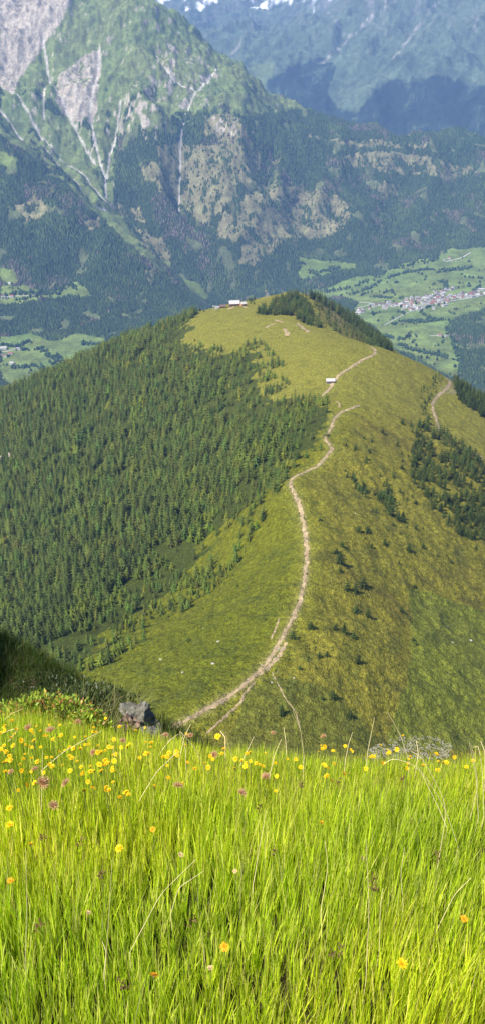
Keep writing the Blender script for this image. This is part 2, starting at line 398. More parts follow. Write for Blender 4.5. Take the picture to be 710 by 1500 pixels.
n5 = fbm(X/11, Y/25, 2, 75); ribn = fbm(X/120+0.6*fbm(X/300, Y/300, 2, 35), Y/620, 3, 33, ridged=True)
rock = np.clip(smooth(0.68, 0.92, rockp*0.95 + 0.55*n3 + 0.4*n5 + 0.3*ribn + 0.4*n2 + 0.35*(gr-0.75)) , 0, 1)*np.maximum(alp, rockp > 0)
scree = smooth(1.0, 0.5, gd/(8+6*n2+6*n3))
dense = 1-np.maximum.reduce([mead, open_*0.93, alp*1.0, rock, scree])
col = np.zeros(X.shape+(3,)); col[:] = (0.030, 0.050, 0.020)
col = lerp(col, (0.12, 0.105, 0.075), dead*0.4*(1-mead))
fieldn = np.floor(fbm(X/170+7, Y/120, 2, 81)*6)
fv = (np.sin(fieldn*12.9)*0.5+0.5)
mc = np.array((0.130, 0.185, 0.050))*(0.75+0.5*fv[..., None]) + np.array((0.03, 0.01, 0.0))*(n1[..., None]+0.3)
col = col*(1-mead[..., None]) + mc*mead[..., None]
gl = smooth(-0.12, -0.32, fbm(X/110, Y/110, 3, 401))*(1-mead)
col = lerp(col, (0.12, 0.14, 0.06), gl*0.8)
col = lerp(col, (0.215, 0.195, 0.10), open_*0.85)
ag = np.array((0.130, 0.165, 0.055))*(1+0.25*n2[..., None]+0.25*n3[..., None]+0.2*n5[..., None]) + np.array((0.03, 0.015, 0.01))*n1[..., None]
col = col*(1-alp[..., None]) + ag*alp[..., None]
col = lerp(col, (0.028, 0.045, 0.022), treeg)
rk = np.array((0.30, 0.262, 0.215))*(1+0.4*n3[..., None]+0.4*n5[..., None]+0.2*ribn[..., None])
col = col*(1-rock[..., None]) + rk*rock[..., None]
col = lerp(col, (0.42, 0.39, 0.35), scree*up)
# far mountains
fm = (Y > 7600)
z = F.Z
fg = 1-fmask((375, 128), (400, 112), (430, 97), (470, 84), (492, 98), (478, 138), (500, 160), (522, 166), (545, 135), (570, 118), (640, 112), (720, 128), (720, 240), (500, 230))
fg = fg*smooth(-0.9, -0.7, n2+0.4*n1); fg = np.maximum(fg, smooth(0.25, 0.45, n1*0.8+n3*0.6)*0.7*(z > -900))
fcol = np.zeros(col.shape); fcol[:] = (0.022, 0.038, 0.026)
fcol = lerp(fcol, (0.088, 0.120, 0.072), fg)
fcol = fcol*(1+0.5*n1[..., None]+0.35*n2[..., None])
fcol = lerp(fcol, (0.13, 0.17, 0.07), fmask((345, 110), (372, 92), (400, 92), (398, 112), (372, 122), (350, 124))*0.9)
fcol = lerp(fcol, (0.20, 0.19, 0.185), smooth(0.15, 0.5, fbm(X/160, Y/420+z/500, 4, 93)+(z-500)/1100)*0.7)
L3 = [F.line(q, 6) for q in ([(578, 0), (548, 22), (520, 48), (500, 66), (470, 92)], [(566, 2), (535, 30), (505, 58)], [(640, 0), (600, 55), (575, 85)], [(480, 20), (500, 45)], [(355, 55), (340, 80)], [(700, 20), (690, 50)])]
g3 = np.full(X.shape, 1e9)
for q in L3: g3 = np.minimum(g3, dist_line(q, X, Y, 400))
fcol = lerp(fcol, (0.36, 0.33, 0.30), smooth(1.0, 0.1, g3/(14+60*np.clip(n2+0.1, 0, 1)))*smooth(-0.2, 0.3, n3+n2)*0.8)
rb = fbm(ac/150, al/900, 3, 38, ridged=True); fcol = lerp(fcol, (0.25, 0.225, 0.20), smooth(0.45, 0.8, rb+0.4*n2+(z-350)/1500)*0.18*fg)
snow = smooth(0.10, 0.3, fbm(X/200, Y/420, 4, 95)+(z-590)/420)*(Y > 12000)
fcol = lerp(fcol, (0.85, 0.87, 0.9), snow)
col = np.where(fm[..., None], fcol, col)
M_far = mat('mountain_cover', (1, 1, 1), 0.95, noise=0.02, amt=0.3, attr=True, noise2=0.09, bump=2.0, bscale=0.04, spec=0.1)
Vf = F.verts(); Ff = F.faces(); cf = np.clip(col.reshape(-1, 3), 0.004, 0.95)
fy = Vf[Ff[:, 0], 1]; fz = (Vf[Ff[:, 0], 2]+Vf[Ff[:, 2], 2])/2
sel_far = fy > 7500
sel_val = (~sel_far) & (zx.ravel()[Ff[:, 0]] < -985)
def submesh(name, sel, m):
    f = Ff[sel]; used = np.unique(f); mp = np.full(len(Vf), -1, np.int32); mp[used] = np.arange(len(used))
    o = add(name, mesh_data(name, Vf[used], mp[f], cf[used], True), m); o['kind'] = 'structure'; return o
submesh('valley_floor', sel_val, M_far)
submesh('mountain', (~sel_far) & (~sel_val), M_far)
submesh('distant_mountains', sel_far, M_far)

# ------------------------------------------------------------------ haze
def box_mesh(x0, x1, y0, y1, z0, z1):
    V = [(x, y, z) for z in (z0, z1) for y in (y0, y1) for x in (x0, x1)]
    Fq = [(0, 2, 3, 1), (4, 5, 7, 6), (0, 1, 5, 4), (2, 6, 7, 3), (0, 4, 6, 2), (1, 3, 7, 5)]
    return V, Fq
allz = max(F.Z.max(), R.Z.max(), 5)
minz = min(F.Z.min(), R.Z.min())
V_, F_ = box_mesh(-30000, 30000, -400, 22500, minz-1, allz+60)
hm = bpy.data.materials.new('haze_air'); hm.use_nodes = True; nt = hm.node_tree
nt.nodes.remove(nt.nodes['Principled BSDF'])
pv = nt.nodes.new('ShaderNodeVolumePrincipled'); pv.inputs['Color'].default_value = (*HAZE_COL, 1)
pv.inputs['Density'].default_value = HAZE_DENSITY; pv.inputs['Anisotropy'].default_value = 0.0
nt.links.new(pv.outputs[0], nt.nodes['Material Output'].inputs['Volume'])
hz = add('haze', mesh_data('haze', V_, np.array(F_)), hm)
tag(hz, 'pale blue air haze filling the valley up to the far mountains', 'haze', kind='stuff')

# ------------------------------------------------------------------ ridge ground
X, Y = R.XX, R.YY
n1 = fbm(X/90, Y/90, 3, 101); n2 = fbm(X/14, Y/14, 3, 102); n3 = fbm(X/3.2, Y/3.2, 3, 103); n4 = fbm(X/1.3, Y/1.3, 2, 104)
ww = 5*fbm(X/18, Y/18, 2, 106)
def rmask(*p): return inside(R.poly(p), X+ww, Y+ww)
g = np.zeros(X.shape+(3,)); g[:] = (0.138, 0.138, 0.009)
cresth = np.interp(Y, [250, 300, 348, 428, 528, 590, 700, 900, 1200], [R.hit([u], [v])[0][0] for u, v in [(250, 1068), (375, 990), (425, 910), (449, 800), (426, 702), (484, 660), (520, 595), (545, 514), (345, 455)]])
side = smooth(-15, 25, X-cresth)
g = lerp(g, (0.178, 0.162, 0.022), side*0.9)                       # drier heath on the right flank
g = lerp(g, (0.200, 0.188, 0.030), smooth(600, 800, Y)*0.8)
topw = 1-0.55*smooth(550, 800, Y)        # grazed top
g = lerp(g, (0.080, 0.105, 0.008), (1-side)*smooth(650, 330, Y)*0.5)
brown = smooth(0.05, 0.35, n1*0.7+n2*0.6)
g = lerp(g, (0.125, 0.092, 0.026), brown*(0.08+0.34*side)*smooth(900, 700, Y))
g = lerp(g, (0.115, 0.170, 0.020), rmask((600, 860), (720, 900), (720, 1100), (560, 1100), (600, 980))*0.45)
dk = rmask((330, 1100), (360, 1010), (400, 990), (480, 1010), (540, 1060), (560, 1110))
g = lerp(g, (0.060, 0.085, 0.016), dk*0.5)
g = lerp(g, (0.05, 0.068, 0.013), smooth(0.12, 0.4, n2+0.6*n3)*0.5*topw)
g = g*np.clip(1+topw[..., None]*(0.34*n3[..., None]+0.34*n4[..., None]), 0.3, 1.8)
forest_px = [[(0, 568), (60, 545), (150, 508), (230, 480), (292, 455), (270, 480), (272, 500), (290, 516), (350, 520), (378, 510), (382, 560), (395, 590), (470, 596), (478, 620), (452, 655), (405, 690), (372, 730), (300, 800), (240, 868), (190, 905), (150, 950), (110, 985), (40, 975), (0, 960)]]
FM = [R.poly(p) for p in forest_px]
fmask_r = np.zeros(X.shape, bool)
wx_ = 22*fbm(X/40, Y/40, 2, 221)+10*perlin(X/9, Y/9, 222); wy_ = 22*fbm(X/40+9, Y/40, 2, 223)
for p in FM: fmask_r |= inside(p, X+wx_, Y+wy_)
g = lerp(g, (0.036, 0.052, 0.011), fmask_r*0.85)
g = lerp(g, (0.26, 0.22, 0.15), rmask((640, 566), (662, 562), (672, 572), (664, 578), (650, 576))*0.6)
g = lerp(g, (0.24, 0.20, 0.13), rmask((470, 440), (492, 452), (520, 478), (500, 478), (478, 462))*smooth(-0.2, 0.2, n2)*0.7)
g = lerp(g, (0.10, 0.085, 0.03), rmask((455, 430), (500, 448), (560, 510), (500, 492), (470, 470))*0.5)
for pl in ([(248, 1068), (300, 1040), (350, 1010), (372, 990), (403, 952), (417, 928), (432, 898), (440, 878), (447, 845), (449, 810), (447, 780), (440, 745), (430, 722), (424, 708), (428, 700), (445, 692), (465, 683), (478, 668), (486, 658), (475, 640), (484, 628), (490, 612), (500, 603), (525, 593)], [(466, 584), (480, 572), (488, 560), (495, 550), (510, 540), (530, 527), (548, 519), (549, 512)], [(652, 553), (660, 560), (655, 569), (641, 579), (633, 590), (634, 602), (644, 634)]):
    dp = dist_line(R.line(pl, 4), X, Y, 30); g = lerp(g, (0.185, 0.155, 0.065), smooth(3.6, 1.2, dp+1.5*n3)*0.75); g = lerp(g, (0.20, 0.20, 0.03), smooth(9, 3, dp)*0.35)
M_grass_ground = mat('ridge_turf', (1, 1, 1), 0.95, noise=0.45, amt=0.38, attr=True, noise2=1.6, bump=1.4, bscale=1.1, spec=0.1)
o = add('ridge', mesh_data('ridge', R.verts(), R.faces(), np.clip(g.reshape(-1, 3), 0.004, 0.9), True), M_grass_ground); o['kind'] = 'structure'

# near meadow ground
xs = np.linspace(-9, 9, 220); ys = np.linspace(-3, 14, 220); XX, YY = np.meshgrid(xs, ys)
ZZ = H_near(XX, YY); i = np.arange(XX.size).reshape(XX.shape)
qf = np.stack([i[:-1, :-1].ravel(), i[:-1, 1:].ravel(), i[1:, 1:].ravel(), i[1:, :-1].ravel()], 1)
nn = fbm(XX*3, YY*3, 3, 5)
gc = np.zeros(XX.shape+(3,)); gc[:] = (0.04, 0.05, 0.01); gc = lerp(gc, (0.07, 0.05, 0.025), smooth(0, 0.4, nn))
o = add('meadow_ground', mesh_data('meadow_ground', np.stack([XX.ravel(), YY.ravel(), ZZ.ravel()], 1), qf, gc.reshape(-1, 3), True),
        mat('meadow_soil', (1, 1, 1), 0.95, noise=8, amt=0.3, attr=True, bump=0.03, bscale=20, spec=0.1)); o['kind'] = 'structure'

# ------------------------------------------------------------------ footpaths
def ribbon(grid, L, width, lift, nx=4, jit=0.42, seed=0, step=None):
    L = np.array(L); seg = np.r_[0, np.cumsum(np.hypot(*np.diff(L, axis=0).T))]
    step = step or max(1.2, width*0.5); n = max(3, int(seg[-1]/step))
    t = np.linspace(0, seg[-1], n); x = np.interp(t, seg, L[:, 0]); y = np.interp(t, seg, L[:, 1])
    k = np.array([1, 2, 3, 2, 1.0]); k /= k.sum()
    if n > 8:
        xp = np.pad(x, 2, 'edge'); yp = np.pad(y, 2, 'edge'); x = np.convolve(xp, k, 'valid'); y = np.convolve(yp, k, 'valid')
    x += width*0.25*perlin(t/(width*3.1), t*0+seed, 5)
    dx = np.gradient(x); dy = np.gradient(y); l = np.hypot(dx, dy)+1e-9; px, py = dy/l, -dx/l
    V = []; 
    wl = width*0.5*(1+jit*2*perlin(t/(width*1.3), t*0+seed+3.3, 1)); wr = width*0.5*(1+jit*2*perlin(t/(width*1.3), t*0+seed+9.3, 2))
    taper = np.minimum(1, np.minimum(t, seg[-1]-t)/(width*1.2)+0.35); wl *= taper; wr *= taper
    for j in range(nx+1):
        a = j/nx; off = -wl*(1-a)+wr*a
        X_ = x+px*off; Y_ = y+py*off
        V.append(np.stack([X_, Y_, grid.h(X_, Y_)+lift*(1 if 0 < j < nx else 0.3)], 1))
    V = np.stack(V, 1); i = np.arange(n*(nx+1)).reshape(n, nx+1)
    f = np.stack([i[:-1, :-1].ravel(), i[:-1, 1:].ravel(), i[1:, 1:].ravel(), i[1:, :-1].ravel()], 1)
    return V.reshape(-1, 3), f
M_path = mat('path_dirt', (0.31, 0.235, 0.14), 0.95, noise=0.35, amt=0.4, noise2=1.7, bump=0.2, bscale=1.5, spec=0.1)
PATHS = [([(248, 1068), (275, 1055), (300, 1040), (325, 1027), (350, 1010), (372, 990), (390, 972), (403, 952), (417, 928), (432, 898), (440, 878), (447, 845), (449, 810), (447, 780), (440, 745), (430, 722), (424, 708), (428, 700), (445, 692), (465, 683), (478, 668), (486, 658), (478, 646), (475, 640), (484, 628), (490, 612), (500, 603), (515, 598), (525, 593)], 2.1),
         ([(466, 584), (480, 572), (488, 560), (495, 550), (510, 540), (530, 527), (548, 519), (549, 512), (539, 507)], 3.0),
         ([(491, 587), (497, 591), (496, 597)], 1.4), ([(417, 481), (419, 486), (421, 492)], 4.5), ([(387, 481), (394, 477), (404, 474)], 4.0), ([(434, 473), (441, 478), (453, 487)], 5.0),
         ([(403, 468), (414, 473)], 4.5), ([(332, 454), (345, 448), (352, 447), (362, 451)], 4.5), ([(384, 432), (394, 427)], 2.2),
         ([(652, 553), (660, 560), (655, 569), (641, 579), (633, 590), (634, 602), (640, 618), (644, 634)], 2.9), ([(692, 662), (715, 675)], 3.0),
         ([(378, 990), (392, 978), (408, 962), (420, 940)], 2.1), ([(374, 998), (358, 1016), (352, 1030), (330, 1050), (300, 1078)], 1.0), ([(382, 984), (360, 1002), (340, 1018)], 1.3),
         ([(398, 985), (411, 1010), (420, 1028), (432, 1040), (440, 1070)], 0.5), ([(409, 905), (402, 925), (396, 938)], 0.9)]
for k, (p, w) in enumerate(PATHS):
    L = R.line(p, 3); V, f = ribbon(R, L, w, 0.16, seed=k*7.7)
    o = add('dirt_path', mesh_data('dirt_path', V, f, None, True), M_path); o['kind'] = 'structure'

# ------------------------------------------------------------------ instancing into one mesh / individuals
def merge(bV, bF, pos, scl, rot, tints, bC=None, squash=None):
    n = len(pos); c, s = np.cos(rot), np.sin(rot); k = len(bV)
    x = bV[None, :, 0]*c[:, None]-bV[None, :, 1]*s[:, None]; y = bV[None, :, 0]*s[:, None]+bV[None, :, 1]*c[:, None]
    zz = np.repeat(bV[None, :, 2], n, 0)
    if np.ndim(scl) == 1: scl = np.stack([scl]*3, 1)
    V = np.stack([x*scl[:, None, 0], y*scl[:, None, 1], zz*scl[:, None, 2]], -1)+pos[:, None]
    Fo = (bF[None]+(np.arange(n)*k)[:, None, None]).reshape(-1, bF.shape[1])
    C = np.repeat(tints[:, None], k, 1)
    if bC is not None: C = C*bC[None]
    return V.reshape(-1, 3), Fo, C.reshape(-1, 3)

def conifer_mesh(seed, layers=9, k=8, width=0.25, base=0.06, droop=0.5, ragged=0.25):
    """unit-height conifer crown made of tiers of drooping branch fans"""
    r = np.random.default_rng(seed); V = []; Fc = []
    for L in range(layers):
        t = L/(layers-1); z = base+(0.93-base)*t**0.92; rad = width*(1-t)**0.72*(0.80+0.2*min(1, t*6))+0.02
        top = z+0.10*(1-t)+0.05; a0 = r.uniform(0, 6.28); c = len(V)
        ox, oy = r.normal(0, 0.008, 2)
        V.append((ox, oy, top))
        for j in range(2*k):
            a = a0+math.pi*j/k+r.normal(0, 0.09); q = rad*(1+r.normal(0, ragged)) if j % 2 == 0 else rad*0.42
            zj = z-droop*q*0.35+r.normal(0, 0.008) if j % 2 == 0 else z+0.02
            V.append((q*math.cos(a)+ox, q*math.sin(a)+oy, zj))
        for j in range(2*k): Fc.append((c, c+1+j, c+1+(j+1) % (2*k)))
    return np.array(V), np.array(Fc)
def trunk_mesh(h=0.30, r0=0.016, n=6):
    V = []; 
    for z, r in ((-0.12, r0*1.2), (0.04, r0), (h, r0*0.7), (0.9, r0*0.15)):
        for j in range(n): a = 2*math.pi*j/n; V.append((r*math.cos(a), r*math.sin(a), z))
    Fc = [(i*n+j, i*n+(j+1) % n, (i+1)*n+(j+1) % n, (i+1)*n+j) for i in range(3) for j in range(n)]
    return np.array(V), np.array(Fc)
M_spruce = mat('spruce_needles', (0.044, 0.065, 0.009), 0.8, noise=0.9, amt=0.35, attr=True, rand=0.4, spec=0.2)
M_bark = mat('bark', (0.11, 0.075, 0.05), 0.9, noise=3, amt=0.3)
CON = [conifer_mesh(s, 8, 7, w, 0.05) for s, w in ((1, 0.27), (2, 0.33), (3, 0.24), (4, 0.30))]
SHR = [conifer_mesh(s, 5, 7, w, 0.05, 0.3, 0.4) for s, w in ((11, 0.42), (12, 0.5), (13, 0.36))]
LAR = [conifer_mesh(s, 8, 6, w, 0.1, 0.2, 0.4) for s, w in ((21, 0.27), (22, 0.31))]
TR = trunk_mesh()
def proto(V, Fc, name): return mesh_data(name, V, Fc, np.ones((len(V), 3)))
cr_me = {('spruce', i): proto(*CON[i], 'crown') for i in range(4)}
cr_me.update({('shrub', i): proto(*SHR[i], 'crown') for i in range(3)}); cr_me.update({('larch', i): proto(*LAR[i % 2], 'crown') for i in range(3)})
M_larch = mat('larch_needles', (0.092, 0.122, 0.012), 0.8, noise=0.9, amt=0.25, attr=True, rand=0.25, spec=0.2)
M_dark = mat('dark_pine_needles', (0.034, 0.050, 0.010), 0.85, noise=0.9, amt=0.3, attr=True, rand=0.35, spec=0.1)
for i in range(3): cr_me[('dark', i)] = proto(*CON[i+1], 'crown')
for k, m in cr_me.items(): m.materials.append(M_larch if k[0] == 'larch' else M_dark if k[0] in ('dark', 'shrub') else M_spruce)
tr_me = mesh_data('trunk', *TR); tr_me.materials.append(M_bark)
def tree_obj(kind, var, x, y, z, h, rz, label, cat, group, name, wid=1.0):
    t = empty(name, (x, y, z-0.1*h*0), rz, h); t.scale = (h*wid, h*wid, h); tag(t, label, cat, group)
    for nm, me in (('crown', cr_me[(kind, var)]), ('trunk', tr_me)):
        c = bpy.data.objects.new(nm, me); COL.objects.link(c); c.parent = t
    return t

def scatter(grid, polys, spacing, dens=None, seed=1):
    r = np.random.default_rng(seed); out = []
    for p in polys:
        x0, y0 = p.min(0); x1, y1 = p.max(0)
        gx, gy = np.meshgrid(np.arange(x0, x1, spacing), np.arange(y0, y1, spacing))
        gx = gx.ravel()+r.uniform(-.5, .5, gx.size)*spacing*1.1; gy = gy.ravel()+r.uniform(-.5, .5, gy.size)*spacing*1.1
        m = inside(p, gx, gy); gx, gy = gx[m], gy[m]
        if dens is not None:
            k = r.uniform(size=len(gx)) < dens(gx, gy); gx, gy = gx[k], gy[k]
        out.append(np.stack([gx, gy], 1))
    return np.concatenate(out)

# the forest on the left flank
edge_poly = R.poly([(382, 575), (470, 596), (478, 620), (452, 655), (405, 690), (372, 730), (300, 800), (240, 868), (190, 905), (150, 950), (110, 985), (140, 985), (230, 930), (330, 850), (400, 740), (420, 700), (470, 660), (485, 620), (480, 590), (400, 570)])
def dens_forest(x, y):
    d = np.full(x.shape, 0.93)
    n = fbm(x/45, y/45, 3, 201)
    # thins out towards the open slope
    L = R_edge; e = dist_line(L, x, y, 60)
    d = np.where(e < 50, 0.35+0.55*(e/50), d)*np.where(e < 110, smooth(-0.30, 0.05, fbm(x/18, y/18, 2, 231)+0.5*np.minimum(e, 110)/110), 1)*smooth(-0.42, -0.2, fbm(x/24, y/34, 3, 233))
    return d*smooth(-0.5, -0.3, n)
R_edge = R.line([(268, 478), (272, 500), (290, 516), (350, 520), (376, 512), (382, 545), (384, 572), (395, 592), (470, 596), (478, 620), (452, 655), (405, 690), (372, 730), (300, 800), (240, 868), (190, 905), (150, 950), (110, 985)], 8)
big = FM[0].copy()
# extend the wood beyond the left frame edge
ext = np.array([(-1.5*400, 400), (-0.9*520, 520), (-560, 1250), (-330, 1240), (-213*1.0, 610), (-160, 430)], float)
pts = scatter(R, [big], 4.3, dens_forest, 5)
wxx = 22*fbm(pts[:, 0]/40, pts[:, 1]/40, 2, 221)+10*perlin(pts[:, 0]/9, pts[:, 1]/9, 222); wyy = 22*fbm(pts[:, 0]/40+9, pts[:, 1]/40, 2, 223)
pts = pts[inside(big, pts[:, 0]+wxx, pts[:, 1]+wyy) | (pts[:, 0] < np.interp(pts[:, 1], [400, 1250], [-90, -250]))]
xw = R.XX; wood_ext = np.array([(-165, 470), (-330, 470), (-620, 1250), (-380, 1255)], float)
m_ext = scatter(R, [wood_ext], 7.5, None, 6)
m_ext = m_ext[~inside(big, m_ext[:, 0], m_ext[:, 1])]
pts = np.concatenate([pts, m_ext])
edge2 = R.poly([(262, 490), (275, 505), (330, 512), (385, 500), (412, 530), (432, 575), (480, 585), (486, 600), (440, 600), (392, 592), (378, 560), (374, 516), (350, 524), (290, 520)])
thin = scatter(R, [edge_poly, edge2], 5.0, lambda x, y: 0.85*smooth(-0.3, 0.25, fbm(x/30, y/30, 2, 205)), 8)
beh = scatter(R, [R.poly([(0, 570), (150, 514), (292, 459), (300, 470), (280, 486), (200, 530), (0, 620)])], 5.5, None, 15)
def tree_h(x, y, lo, hi): return (lo+(hi-lo)*rng.uniform(size=len(x))**0.8)*(0.95+0.45*fbm(x/40, y/40, 3, 207))
allp = np.concatenate([pts, thin]); nmain = len(pts)
hh = tree_h(allp[:, 0], allp[:, 1], 6.0, 18.5); hh[nmain:] *= 0.62
e = dist_line(R_edge, allp[:, 0], allp[:, 1], 100); hh[:nmain] *= np.where(e < 70, 0.55+0.45*e/70, 1)[:nmain]
lar = (fbm(allp[:, 0]/35, allp[:, 1]/35, 2, 209)+rng.normal(0, 0.22, len(allp))) > 0.12+0.45*np.minimum(e, 90)/90
zz_ = R.h(allp[:, 0], allp[:, 1])
def screen(x, y, z):
    d = y*CP-z*SP; u = 355+FPX*x/d; v = 750-FPX*(y*SP+z*CP)/d; return u, v, d
us, vs, ds = screen(allp[:, 0], allp[:, 1], zz_)
inview = (us > 2) & (us < 708) & (vs < 1040)
big_px = hh/ds*inview
def split(idx, n): o_ = idx[np.argsort(-big_px[idx])]; return o_[:n], o_[n:]
sp_i, sp_r = split(np.nonzero(~lar)[0], 230); la_i, la_r = split(np.nonzero(lar)[0], 150)
used_spruce = 0
def ind_tree(i, kind):
    var = int(rng.integers(0, 4 if kind == 'spruce' else 2)); dense_ = i < nmain
    if kind == 'spruce':
        lab = ('dark green spruce standing in the dense wood on the left flank of the ridge' if dense_ else 'small dark spruce standing alone on the green slope between wood and path')
        gp = 'spruces of the dense wood on the left flank' if dense_ else 'lone small spruces between wood and path'
        tree_obj('spruce', var, *allp[i], zz_[i], hh[i], rng.uniform(0, 6.28), lab, 'spruce', gp, 'spruce_tree')
    else:
        lab = ('light green larch standing in the dense wood on the left flank of the ridge' if dense_ else 'small light green larch standing alone on the green slope between wood and path')
        gp = 'larches of the dense wood on the left flank' if dense_ else 'lone small larches between wood and path'
        tree_obj('larch', var, *allp[i], zz_[i], hh[i], rng.uniform(0, 6.28), lab, 'larch', gp, 'larch_tree')
for i in sp_i: ind_tree(i, 'spruce')
for i in la_i: ind_tree(i, 'larch')
def mass(name, idx, bases, m, label, cat, xy, zz, h, gv=0.3):
    Vs, Fs, Cs = [], [], []; off = 0
    var = rng.integers(0, len(bases), len(idx))
    for v in range(len(bases)):
        s = idx[var == v]
        if not len(s): continue
        t = rng.uniform(1-gv, 1+gv, (len(s), 1))*np.array([[1, 1, 1.0]]); t[:, 0] *= rng.uniform(0.8, 1.35, len(s))
        sc = np.stack([h[s]*rng.uniform(0.85, 1.2, len(s))]*2+[h[s]], 1)
        V, Fc, C = merge(bases[v][0], bases[v][1], np.stack([xy[s, 0], xy[s, 1], zz[s]], 1), sc, rng.uniform(0, 6.28, len(s)), t)
        Vs.append(V); Fs.append(Fc+off); Cs.append(C); off += len(V)
    o = add(name, mesh_data(name, np.concatenate(Vs), np.concatenate(Fs), np.concatenate(Cs)), m)
    return tag(o, label, cat, kind='stuff')
CONL = [conifer_mesh(s, 6, 6, w, 0.05) for s, w in ((1, 0.27), (2, 0.33), (3, 0.24), (4, 0.30))]
mass('spruce_forest', sp_r, CONL, M_spruce, 'dense dark spruce wood covering the left flank of the ridge', 'forest', allp, zz_, hh, 0.42)
mass('larch_forest', la_r, LAR, M_larch, 'lighter green larches mixed into the wood on the left flank', 'forest', allp, zz_, hh)

# trees of the right flank
right_grove = R.poly([(603, 630), (625, 618), (648, 632), (680, 655), (705, 672), (712, 690), (712, 790), (680, 790), (650, 770), (625, 735), (600, 700)])
mid_grove = R.poly([(510, 680), (540, 672), (560, 705), (590, 735), (605, 790), (575, 790), (545, 755), (520, 725)])
sky_grove = R.poly([(664, 556), (700, 566), (714, 572), (714, 618), (690, 600), (668, 586)])
tracks = R.poly([(622, 560), (645, 548), (650, 562), (636, 578), (628, 592), (632, 620), (618, 610), (614, 580)])
isl = [(497, 823, 7), (492, 808, 3), (507, 862, 6.5), (520, 866, 6), (531, 857, 6), (498, 835, 3), (525, 776, 4), (537, 776, 3.5), (562, 795, 4), (598, 804, 5), (590, 762, 4), (606, 858, 3),
       (587, 893, 3.2), (520, 895, 4), (538, 900, 4.5), (455, 918, 4), (503, 923, 4.5), (517, 932, 3.5), (490, 920, 3), (524, 970, 5), (467, 960, 3), (478, 958, 2.5), (412, 1045, 5), (487, 1020, 4), (439, 978, 2), (512, 1048, 3),
       (604, 935, 2.2), (608, 942, 2), (660, 822, 2.2), (544, 645, 3.5), (520, 655, 3.5), (532, 640, 2.5), (588, 618, 5), (601, 622, 4), (588, 684, 3.5), (515, 698, 3), (575, 696, 3), (608, 735, 2.6)]
ip = [(R.hit([u], [v+3]), h) for u, v, h in isl]
n_ = 0
ordn = ['dark conifer on the open right flank, {}']
where = ['left one of the pair by the ridge path', 'small and highest of the clump beside the path', 'left tree of the thick dark clump below the path bend', 'middle tree of the thick dark clump below the path bend', 'right tree of the thick dark clump below the path bend']
for k, (h_, hgt) in enumerate(ip):
    x, y = float(h_[0][0]), float(h_[1][0]); u, v, _h = isl[k]
    if k in (2, 3, 4): lab = where[k]; lab = 'dark conifer, '+lab
    else: lab = None
    if lab: tree_obj('shrub', k % 3, x, y, float(R.h(x, y)), hgt*1.3, k*1.3, lab, 'conifer', 'lone conifers on the open right flank', 'conifer_tree')
    else: tree_obj('shrub' if hgt < 4.2 else 'dark', k % 3, x, y, float(R.h(x, y)), hgt*1.35, k*1.3, 'dark small conifer standing by itself on the open right flank', 'conifer', 'lone small conifers on the open right flank', 'conifer_tree', 1.3)
POOL = []
def grove(poly, sp, dens, lo, hi, label, group, seed, kind='dark', wid=1.15, name='conifer_tree'):
    q = scatter(R, [poly], sp, dens, seed); r = np.random.default_rng(seed)
    for x, y in q:
        z = float(R.h(x, y)); h = r.uniform(lo, hi); u, v, d_ = screen(x, y, z)
        px = h/d_ if (-5 < u < 715 and v < 1110) else 0
        POOL.append((px, name, kind, int(r.integers(0, 3)), x, y, z, h, r.uniform(0, 6.28), label, group, wid))
    return len(q)
nz = lambda a, b, sd: (lambda x, y: smooth(a, b, fbm(x/22, y/22, 2, sd)))
ct = [grove(right_grove, 4.4, nz(-0.5, 0.1, 301), 4, 9.5, 'dark conifer of the close grove below the right-hand track', 'conifers of the grove below the right-hand track', 31),
      grove(mid_grove, 4.2, nz(-0.15, 0.5, 302), 2.5, 7.5, 'low dark conifer of the loose band across the right flank', 'low conifers of the loose band across the right flank', 32, 'dark', 1.3),
      grove(sky_grove, 5.5, None, 9, 15, 'dark spruce of the stand on the right skyline beyond the track', 'spruces on the right skyline beyond the track', 33, wid=1.0),
      grove(tracks, 6.0, nz(-0.3, 0.2, 304), 3, 6, 'dark young conifer lining the right-hand track', 'young conifers lining the right-hand track', 34)]
rest = R.poly([(490, 650), (540, 630), (600, 620), (620, 760), (700, 800), (710, 880), (600, 830), (520, 830), (470, 900), (470, 1000), (560, 1000), (440, 1050), (420, 960), (460, 780)])
ct.append(grove(rest, 9.0, lambda x, y: 0.30*smooth(-0.3, 0.3, fbm(x/30, y/30, 2, 77))+0.08, 1.5, 5.5, 'tiny dark conifer bush on the open heath of the right flank', 'tiny conifer bushes on the open heath of the right flank', 35, 'shrub', 1.1, 'conifer_bush'))
lf = R.poly([(300, 830), (420, 720), (430, 820), (420, 900), (340, 980), (240, 1040), (160, 1000), (200, 930)])
ct.append(grove(lf, 9.0, lambda x, y: 0.34*smooth(-0.2, 0.4, fbm(x/25, y/25, 2, 306)), 1.4, 4.2, 'tiny green bush on the green slope left of the path', 'tiny bushes on the green slope left of the path', 36, 'larch', 1.5, 'conifer_bush'))
